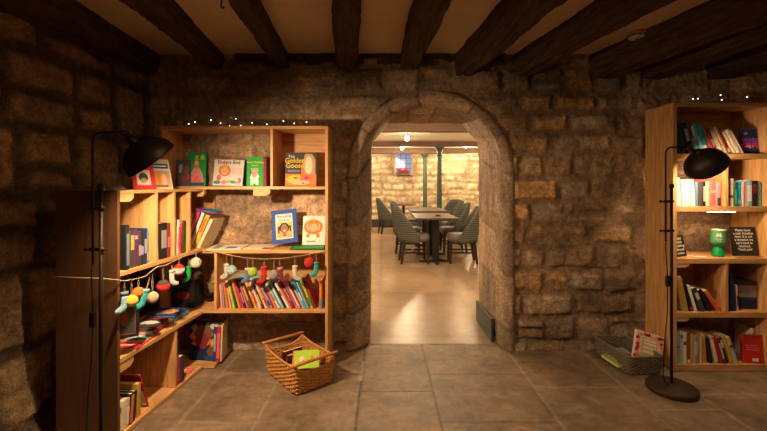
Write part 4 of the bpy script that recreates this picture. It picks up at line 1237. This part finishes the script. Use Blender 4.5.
# in the grey basket
w, h, t = .2, .19, .02
q = P(631, 357, 2.76)
rr = make_book(T(q.x + .0, q.y, .082) @ Rot(-16, 'X') @ Rot(17, 'Y') @ T(0, 0, 0) @ Rot(-90, 'Z'), t, w, h, 'cream', 'cream hardback with a pink floral border standing tilted in the grey basket')
shapes = [('red', rect(.05, .05, .95, .95))]
shapes = []
rng = random.Random(2)
for k in range(30):
    s = k / 30. * 4; side = int(s); u_ = s - side
    px_, pz_ = [(u_ * .86 + .07, .09), (.91, u_ * .86 + .07), (.93 - u_ * .86, .91), (.09, .93 - u_ * .86)][side]
    shapes.append((rng.choice(['red', 'coral', 'pink', 'dark red']), ell(px_ + rng.uniform(-.02, .02), pz_ + rng.uniform(-.02, .02), .055, .06, 9, wob=.6, seed=k)))
shapes += [('beige', rect(.22, .2, .78, .8)), ('cream', rect(.28, .26, .72, .36)), ('cream', rect(.28, .42, .72, .5)), ('cream', rect(.28, .56, .72, .64)), ('cream', rect(.28, .68, .72, .75))]
art(rr, t, w, h, shapes, 'floral_border')
rr = make_book(T(q.x - .035, 2.80, .012) @ Rot(70, 'Z') @ Rot(-80, 'Y'), .02, .18, .2, 'lime green', 'lime green book lying low in the grey basket behind the floral one')
rr.matrix_world = T(1.83, 2.73, .02) @ Rot(7, 'Z') @ Rot(-90, 'Y')
rr = make_book(T(1.83, 2.73, .0415) @ Rot(4, 'Z') @ Rot(-90, 'Y'), .018, .2, .18, 'grey', 'grey book lying on the lime green one in the grey basket')
rr.matrix_world = T(1.825, 2.76, .0015 + .0405) @ Rot(3, 'Z') @ Rot(-90, 'Y')

# ------------------------------------------------------------------ green kick board on the passage side
b = MB(); b.box((.885, 3.21, 0), (.902, 3.73, .19)); o = b.build('trim_2', mat('dark green paint', (.045, .06, .045), .5, .15), bevel=.003); struct(o)

# ------------------------------------------------------------------ the room beyond the arch
FARP = [(.80, .66, .44), (.74, .60, .38), (.85, .72, .50), (.70, .58, .40), (.80, .62, .38)]
us = np.arange(-3.6, 5.2, .035); vs = np.arange(0, 2.34, .03)
U, V = np.meshgrid(us, vs)
hf, cf, _, _ = stone_field(U, V, 51, 2.4, (.12, .24), (.2, .5), .03, palette=FARP, mortar=(.50, .38, .23), rough=.03, gap=.05, warp=.14)
struct(grid_mesh('wall_far', U, 11.9 - hf, V, cf, STONE))
def far_floor():
    us = np.arange(-3.6, 5.22, .04); vs = np.linspace(3.172, 11.95, 220)
    U, V = np.meshgrid(us, vs)
    wu = U + .02 * fbm(U * 2, V * 2, 2); xs = np.arange(-4, 6, .93) + .25
    ci = np.searchsorted(xs, wu); wv = V + .37 * (ci % 3) + .02 * fbm(U * 2 + 4, V * 2, 3)
    ri = np.floor(wv / 1.35).astype(int)
    d = np.minimum(np.abs(wu[..., None] - xs).min(-1), np.minimum(wv - ri * 1.35, (ri + 1) * 1.35 - wv))
    e = np.clip(d / .03, 0, 1)[..., None]
    pal = np.array([(.30, .205, .125), (.34, .235, .145), (.27, .185, .115), (.32, .225, .145)])
    col = pal[(ci * 5 + ri * 3) % 4] * (1 + .7 * fbm(U * 1.5, V * 1.5, 5) + .4 * fbm(U * 7, V * 7, 6))[..., None]
    col = col * (.72 + .28 * e)
    return struct(grid_mesh('floor_far', U, V, U * 0 - .001 + .003 * fbm(U * 3, V * 3, 9), col, mat('polished flagstone', (1, 1, 1), .3, .12, 5, .12, attr=True, spec=.5)))


far_floor()
FLM = mat('polished stone floor', (.42, .27, .15), .28, .14, 1.6, .03, spec=.5, col2=(.5, .33, .19))
b = MB(); b.box((-3.6, 3.74, 2.31), (5.2, 11.95, 2.36)); struct(b.build('ceiling_far', mat('cream ceiling', (.84, .75, .60), .9, .05, 3)))
WFS = mat('pale rubble side', (.62, .46, .26), .9, .25, 6, .6)
b = MB(); b.box((-3.7, 3.7, 0), (-3.6, 11.95, 2.34)); struct(b.build('wall_far_left', WFS))
b = MB(); b.box((5.2, 3.7, 0), (5.3, 11.95, 2.34)); struct(b.build('wall_far_right', WFS))
FBEAM = mat('far beam', (.16, .09, .05), .7, .3, 4, .3, stretch=(.5, 5, 5))
for y, z, h_, lab in ((6.55, 2.17, .15, 'broad brown beam across the far room ceiling, nearest the arch'), (9.3, 2.19, .14, 'thin brown beam across the far room resting on the nearer green column'), (11.0, 2.15, .17, 'brown beam across the far room nearest its back wall')):
    b = MB(); b.box((-3.6, y - .08, z), (5.2, y + .08, 2.315)); tag(b.build('ceiling_beam', FBEAM, bevel=.01), lab, 'ceiling beam', 'beams across the far room ceiling')
b = MB(); b.box((-3.6, 11.72, 0.001), (5.2, 11.86, .22)); b.box((-3.6, 11.70, .2), (5.2, 11.86, .22)); struct(b.build('baseboard_far', mat('dark skirting', (.04, .035, .03), .5, .1)))
# stone partition seen as the band where wall meets ceiling
GRN = mat('green cast iron', (.05, .1, .075), .4, .15, 10)
for x, y, zt, lab in ((1.333, 9.3, 2.19, 'dark green cast iron column standing behind the dining tables'), (1.17, 11.0, 2.15, 'dark green cast iron column nearer the far stone wall')):
    c_ = empty('iron_column', T(x, y, 0), lab, 'column', 'green iron columns')
    b = MB(); b.lathe([(.11, .001), (.11, .04), (.085, .06), (.085, .12), (.07, .14)], 24); b.build('base', GRN, c_, True)
    b = MB(); b.lathe([(.07, .13), (.062, .6), (.056, zt - .3), (.056, zt - .12)], 24); b.build('shaft', GRN, c_, True)
    b = MB(); b.lathe([(.056, zt - .22), (.07, zt - .21), (.07, zt - .19), (.058, zt - .18), (.06, zt - .12), (.09, zt - .05), (.12, zt - .03), (.12, zt - .001)], 24); b.build('capital', GRN, c_, True)
# window in the far wall
q0 = P(395.5, 173.5, 11.8); q1 = P(411.5, 153.5, 11.8)
wn = bpy.data.objects.new('window_1', None); C.objects.link(wn); wn.location = (q0.x, 11.82, q0.z); wn['kind'] = 'structure'
ww, wh = q1.x - q0.x, q1.z - q0.z
FRM = mat('window frame', (.12, .09, .07), .5, .1)
b = MB(); b.box((-.05, -.03, -.05), (0, .06, wh + .05)); b.box((ww, -.03, -.05), (ww + .05, .06, wh + .05)); b.box((0, -.03, wh), (ww, .06, wh + .05)); b.box((0, -.05, -.05), (ww, .06, 0)); b.build('window_frame', mat('stone jamb', (.5, .36, .2), .8, .15), wn)
b = MB()
for k in range(1, 3):
    b.box((ww * k / 3 - .012, -.012, 0), (ww * k / 3 + .012, .012, wh))
for k in range(1, 4):
    b.box((0, -.01, wh * k / 4 - .009), (ww, .01, wh * k / 4 + .009))
b.build('glazing_bars', FRM, wn)
b = MB(); b.box((0, .014, 0), (ww, .018, wh)); b.build('pane', mat('night blue pane', (.1, .15, .3), .15, .2, 6, emit=(.12, .2, .42), estr=.9), wn)
fl = empty('flower_arrangement', T(q0.x + ww * .5, 11.74, q0.z - .0), 'red flowers with leaves standing on the far window\'s sill', 'flowers')
b = MB()
rng = random.Random(9)
for k in range(10):
    b.lathe([(.001, -.04), (.035, -.02), (.045, .01), (.02, .04), (.001, .045)], 8, T(rng.uniform(-.17, .17), rng.uniform(-.03, .02), .05 + rng.uniform(0, .07)) @ Rot(rng.uniform(-40, 40), 'X'))
b.build('blossoms', cm('red'), fl, True)
b = MB()
for k in range(26):
    a = rng.uniform(-60, 60)
    b.prism([(0, 0), (.018, .05), (0, .12), (-.018, .05)], -.002, .002, T(rng.uniform(-.19, .19), rng.uniform(-.03, .02), -.03) @ Rot(a, 'Y'))
b.build('leaves', cm('dark green'), fl)
b = MB(); b.box((-.2, -.035, -.045), (.2, .04, 0)); b.build('trough', cm('brown'), fl)

# pendants
def pendant(px, py, Y, lab, power):
    p = P(px, py, Y)
    r_ = empty('pendant_lamp', T(p.x, p.y, 2.31), lab, 'pendant lamp', 'bare bulbs hanging in the far room')
    dz = p.z - 2.31
    b = MB(); b.lathe([(.03, -.0), (.03, -.012), (.001, -.015)], 16); b.build('ceiling_rose', BLACK, r_, True)
    b = MB(); b.tube([(0, 0, -.01), (0, 0, dz + .07)], .004, 6); b.tube([(0, 0, dz + .095), (0, 0, dz + .045)], .018, 12); b.build('cord', BLACK, r_)
    e = mat('pendant bulb glow', (1, .95, .85), .4, .02, emit=(1, .72, .40), estr=power)
    b = MB(); b.lathe([(.016, .05), (.03, .02)] + [(.042 * math.cos(R(a)), .042 * math.sin(R(a))) for a in range(0, -90, -18)] + [(.001, -.042)], 16, T(0, 0, dz)); b.build('bulb', e, r_, True)


PP = 400
pendant(407, 138.5, 7.5, 'bare glowing bulb hanging nearest the arch in the far room', PP)
pendant(402, 148, 9.9, 'bare glowing bulb hanging to the left above the far window', PP)
pendant(465.5, 146, 9.6, 'bare glowing bulb hanging at the right of the far room', PP)
pendant(452, 152.5, 11.3, 'bare glowing bulb hanging farthest back right of the columns', PP)

# tables
TW = mat('dark polished table top', (.075, .035, .02), .5, .3, 5, .02, stretch=(5, .6, 1))
TI = mat('black table iron', (.012, .011, .011), .5, .1)
def table(x, y, w, l, lab, z=.75):
    r_ = empty('dining_table', T(x, y, 0), lab, 'table', 'dining tables in the far room')
    b = MB(); b.box((-w / 2, -l / 2, z - .035), (w / 2, l / 2, z)); b.build('table_top', TW, r_, bevel=.006)
    for yy in ((-l * .28, l * .28) if l > 1 else (0,)):
        b = MB(); b.box((-.05, yy - .05, .03), (.05, yy + .05, z - .035)); b.build('pedestal', TI, r_, bevel=.008)
        b = MB(); b.prism([(-.27, .0015), (.27, .0015), (.27, .02), (.06, .05), (-.06, .05), (-.27, .02)], yy - .03, yy + .03); b.prism([(-.25, .0015), (.25, .0015), (.25, .02), (.06, .048), (-.06, .048), (-.25, .02)], -.03, .03, T(0, yy, 0) @ Rot(90, 'Z')); b.build('table_foot', TI, r_)
    return r_


table(.87, 6.85, .70, 1.15, 'dark wooden dining table nearest the arch between two pairs of chairs')
table(.93, 8.55, .75, 1.3, 'dark wooden dining table behind the nearest one')
rt = empty('round_table', T(.55, 10.7, 0), 'small round dark table by the far wall beside a chair', 'table')
b = MB(); b.lathe([(.001, .72), (.34, .72), (.35, .735), (.34, .75), (.001, .75)], 32); b.build('table_top', TW, rt)
b = MB(); b.tube([(0, 0, .03), (0, 0, .72)], .035, 12); b.lathe([(.001, .001), (.22, .001), (.22, .02), (.03, .04)], 24); b.build('pedestal', TI, rt)
# small things on the nearest table
o = MB(); o.lathe([(.001, 0), (.045, 0), (.05, .012), (.045, .02), (.04, .008), (.001, .006)], 20); o = o.build('coaster_dish', BLACK, smooth=True); o.location = (.93, 6.65, .7505); tag(o, 'small black dish on the nearest dining table', 'dish')

# chairs: local +x is forward
PLAID = mat('striped fabric', (.045, .055, .052), .85, .0, 9, wave='Z', col2=(.13, .13, .115))
SEATM = mat('grey leather seat', (.15, .13, .12), .4, .1, 10)
LEGM = mat('dark chair legs', (.03, .018, .012), .45, .2)


def chair_parts():
    parts = []
    m = MB(); n = 26; vs = []
    levels = 7; a0, a1 = 72, 288
    for li in range(levels):
        v = li / (levels - 1)
        for i in range(n):
            a = a0 + (a1 - a0) * i / (n - 1); k = abs(a - 180) / 108.
            top = .94 - .42 * max(0, k - .25) ** 1.2 / .65 - .02 * k
            z = .34 + (top - .34) * v
            lean = .07 * v * (1 - k * .8)
            r = .245 + .02 * v
            for (rr2) in (r, r - .045):
                vs.append((rr2 * math.cos(R(a)) * 1.02 - lean, rr2 * 1.0 * math.sin(R(a)), z))
    def ix(li, i, s): return (li * n + i) * 2 + s
    fs = []
    for li in range(levels - 1):
        for i in range(n - 1):
            fs.append((ix(li, i, 0), ix(li + 1, i, 0), ix(li + 1, i + 1, 0), ix(li, i + 1, 0)))
            fs.append((ix(li, i, 1), ix(li, i + 1, 1), ix(li + 1, i + 1, 1), ix(li + 1, i, 1)))
    for i in range(n - 1):
        fs.append((ix(levels - 1, i, 0), ix(levels - 1, i, 1), ix(levels - 1, i + 1, 1), ix(levels - 1, i + 1, 0)))
        fs.append((ix(0, i, 0), ix(0, i + 1, 0), ix(0, i + 1, 1), ix(0, i, 1)))
    for li in range(levels - 1):
        fs.append((ix(li, 0, 0), ix(li, 0, 1), ix(li + 1, 0, 1), ix(li + 1, 0, 0)))
        fs.append((ix(li, n - 1, 0), ix(li + 1, n - 1, 0), ix(li + 1, n - 1, 1), ix(li, n - 1, 1)))
    m.add(vs, fs); parts.append(('backrest', m, PLAID, True))
    m = MB()
    def ring(s, z):
        out = []
        for i in range(24):
            a = 2 * math.pi * i / 24; ca, sa = math.cos(a), math.sin(a)
            p = .62
            out.append((.02 + .235 * s * math.copysign(abs(ca) ** p, ca), .215 * s * math.copysign(abs(sa) ** p, sa), z))
        return out
    rings = [ring(.9, .36), ring(.98, .37), ring(1, .42), ring(.99, .455), ring(.94, .475), ring(.6, .485), ring(.05, .488)]
    vs = [p for r_ in rings for p in r_]
    fs = [(k * 24 + i, k * 24 + (i + 1) % 24, (k + 1) * 24 + (i + 1) % 24, (k + 1) * 24 + i) for k in range(6) for i in range(24)]
    fs.append(tuple(reversed(range(24)))); fs.append(tuple(range(6 * 24, 7 * 24)))
    m.add(vs, fs); parts.append(('seat', m, SEATM, True))
    for sx, sy in ((.2, .17), (.2, -.17), (-.17, .16), (-.17, -.16)):
        m = MB(); ex = sx + (.015 if sx > 0 else -.05)
        m.add([(sx - .028, sy - .028, .37), (sx + .028, sy - .028, .37), (sx + .028, sy + .028, .37), (sx - .028, sy + .028, .37),
               (ex - .017, sy - .017, .001), (ex + .017, sy - .017, .001), (ex + .017, sy + .017, .001), (ex - .017, sy + .017, .001)],
              [(0, 1, 2, 3), (7, 6, 5, 4), (0, 4, 5, 1), (1, 5, 6, 2), (2, 6, 7, 3), (3, 7, 4, 0)])
        parts.append(('leg', m, LEGM, False))
    m = MB()
    for sy in (.165, -.165):
        m.box((-.185, sy - .009, .17), (.205, sy + .009, .195))
    m.box((-.01, -.165, .172), (.012, .165, .193)); parts.append(('stretcher', m, LEGM, False))
    return parts


proto = []
for nm, m, mm, smo in chair_parts():
    proto.append(m.build(nm, mm, None, smo))
chairs = [(.50, 6.5, 4, 'striped upholstered dining chair nearest the arch on the left of the table'), (.46, 7.45, -3, 'striped dining chair second on the left, behind the nearest one'), (.5, 8.3, 2, 'striped dining chair third on the left beside the second table'),
          (1.31, 6.5, 176, 'striped upholstered dining chair nearest the arch on the right of the table'), (1.34, 7.5, 183, 'striped dining chair second on the right, behind the nearest one'), (1.42, 8.5, 178, 'striped dining chair third on the right beside the second table'),
          (.12, 10.3, 15, 'striped dining chair at the far left beside the small round table'), (1.62, 9.0, 250, 'striped dining chair behind the right-hand chairs near the column'), (2.15, 8.9, 180, 'striped dining chair farthest right in the arch opening')]
for k, (x, y, rz, lab) in enumerate(chairs):
    e = empty('dining_chair', T(x, y, 0) @ Rot(rz, 'Z'), lab, 'chair', 'striped dining chairs in the far room')
    for p in proto:
        if k == 0:
            p.parent = e
        else:
            q = p.copy(); C.objects.link(q); q.parent = e

# ------------------------------------------------------------------ lights
def point(loc, w, col=(1, .62, .32), r=.05):
    l = bpy.data.lights.new('point_light', 'POINT'); l.energy = w; l.color = col; l.shadow_soft_size = r
    o = bpy.data.objects.new('point_light', l); C.objects.link(o); o.location = loc; return o


def area(loc, rot, sx, sy, w, col=(1, .62, .32)):
    l = bpy.data.lights.new('area_light', 'AREA'); l.shape = 'RECTANGLE'; l.size = sx; l.size_y = sy; l.energy = w; l.color = col
    o = bpy.data.objects.new('area_light', l); C.objects.link(o); o.location = loc; o.rotation_euler = rot; return o


WARM = (1, .58, .27)
area((.5, 1.15, 2.2), (0, 0, 0), 1.3, .8, 23, (1, .62, .32))              # added ambient fill above the frame, standing in for lamps out of view
point((1.2, -.9, 1.5), 3, WARM, .3)  # weak ambient fill added behind the camera, no fixture there
area((2.33, 2.77, RS[1] - .05), (0, 0, 0), .16, .02, .6, (1, .66, .36))
for x, y in ((-1.2, 5.2), (2.9, 5.2), (-1.5, 8.5), (3.3, 8.2), (.6, 9.9), (2.5, 11), (-1., 11), (.4, 4.9)):
    point((x, y, 1.98), 56, (1, .76, .50), .06)

w = bpy.data.worlds.new('World'); sc.world = w; w.use_nodes = True
w.node_tree.nodes['Background'].inputs[0].default_value = (.02, .012, .006, 1)
w.node_tree.nodes['Background'].inputs[1].default_value = .3

cam = bpy.data.cameras.new('Camera'); co = bpy.data.objects.new('Camera', cam); C.objects.link(co)
co.location = (0, 0, CAMZ); co.rotation_euler = (R(90), 0, 0)
cam.sensor_width = 36; cam.lens = F / 767 * 36; cam.shift_y = -(215.5 - CY) / 767; cam.clip_start = .02
sc.camera = co
sc.view_settings.view_transform = 'Standard'; sc.view_settings.look = 'None'; sc.view_settings.gamma = 1
sc.view_settings.use_curve_mapping = False; sc.view_settings.exposure = 0.0
sc.cycles.use_denoising = True
sc.cycles.max_bounces = 8; sc.cycles.diffuse_bounces = 4
for l, os_ in LABELS.items():
    if len(os_) > 1:
        print('DUP LABEL', len(os_), l)
    if not 4 <= len(l.split()) <= 16:
        print('LABEL LEN', len(l.split()), l)
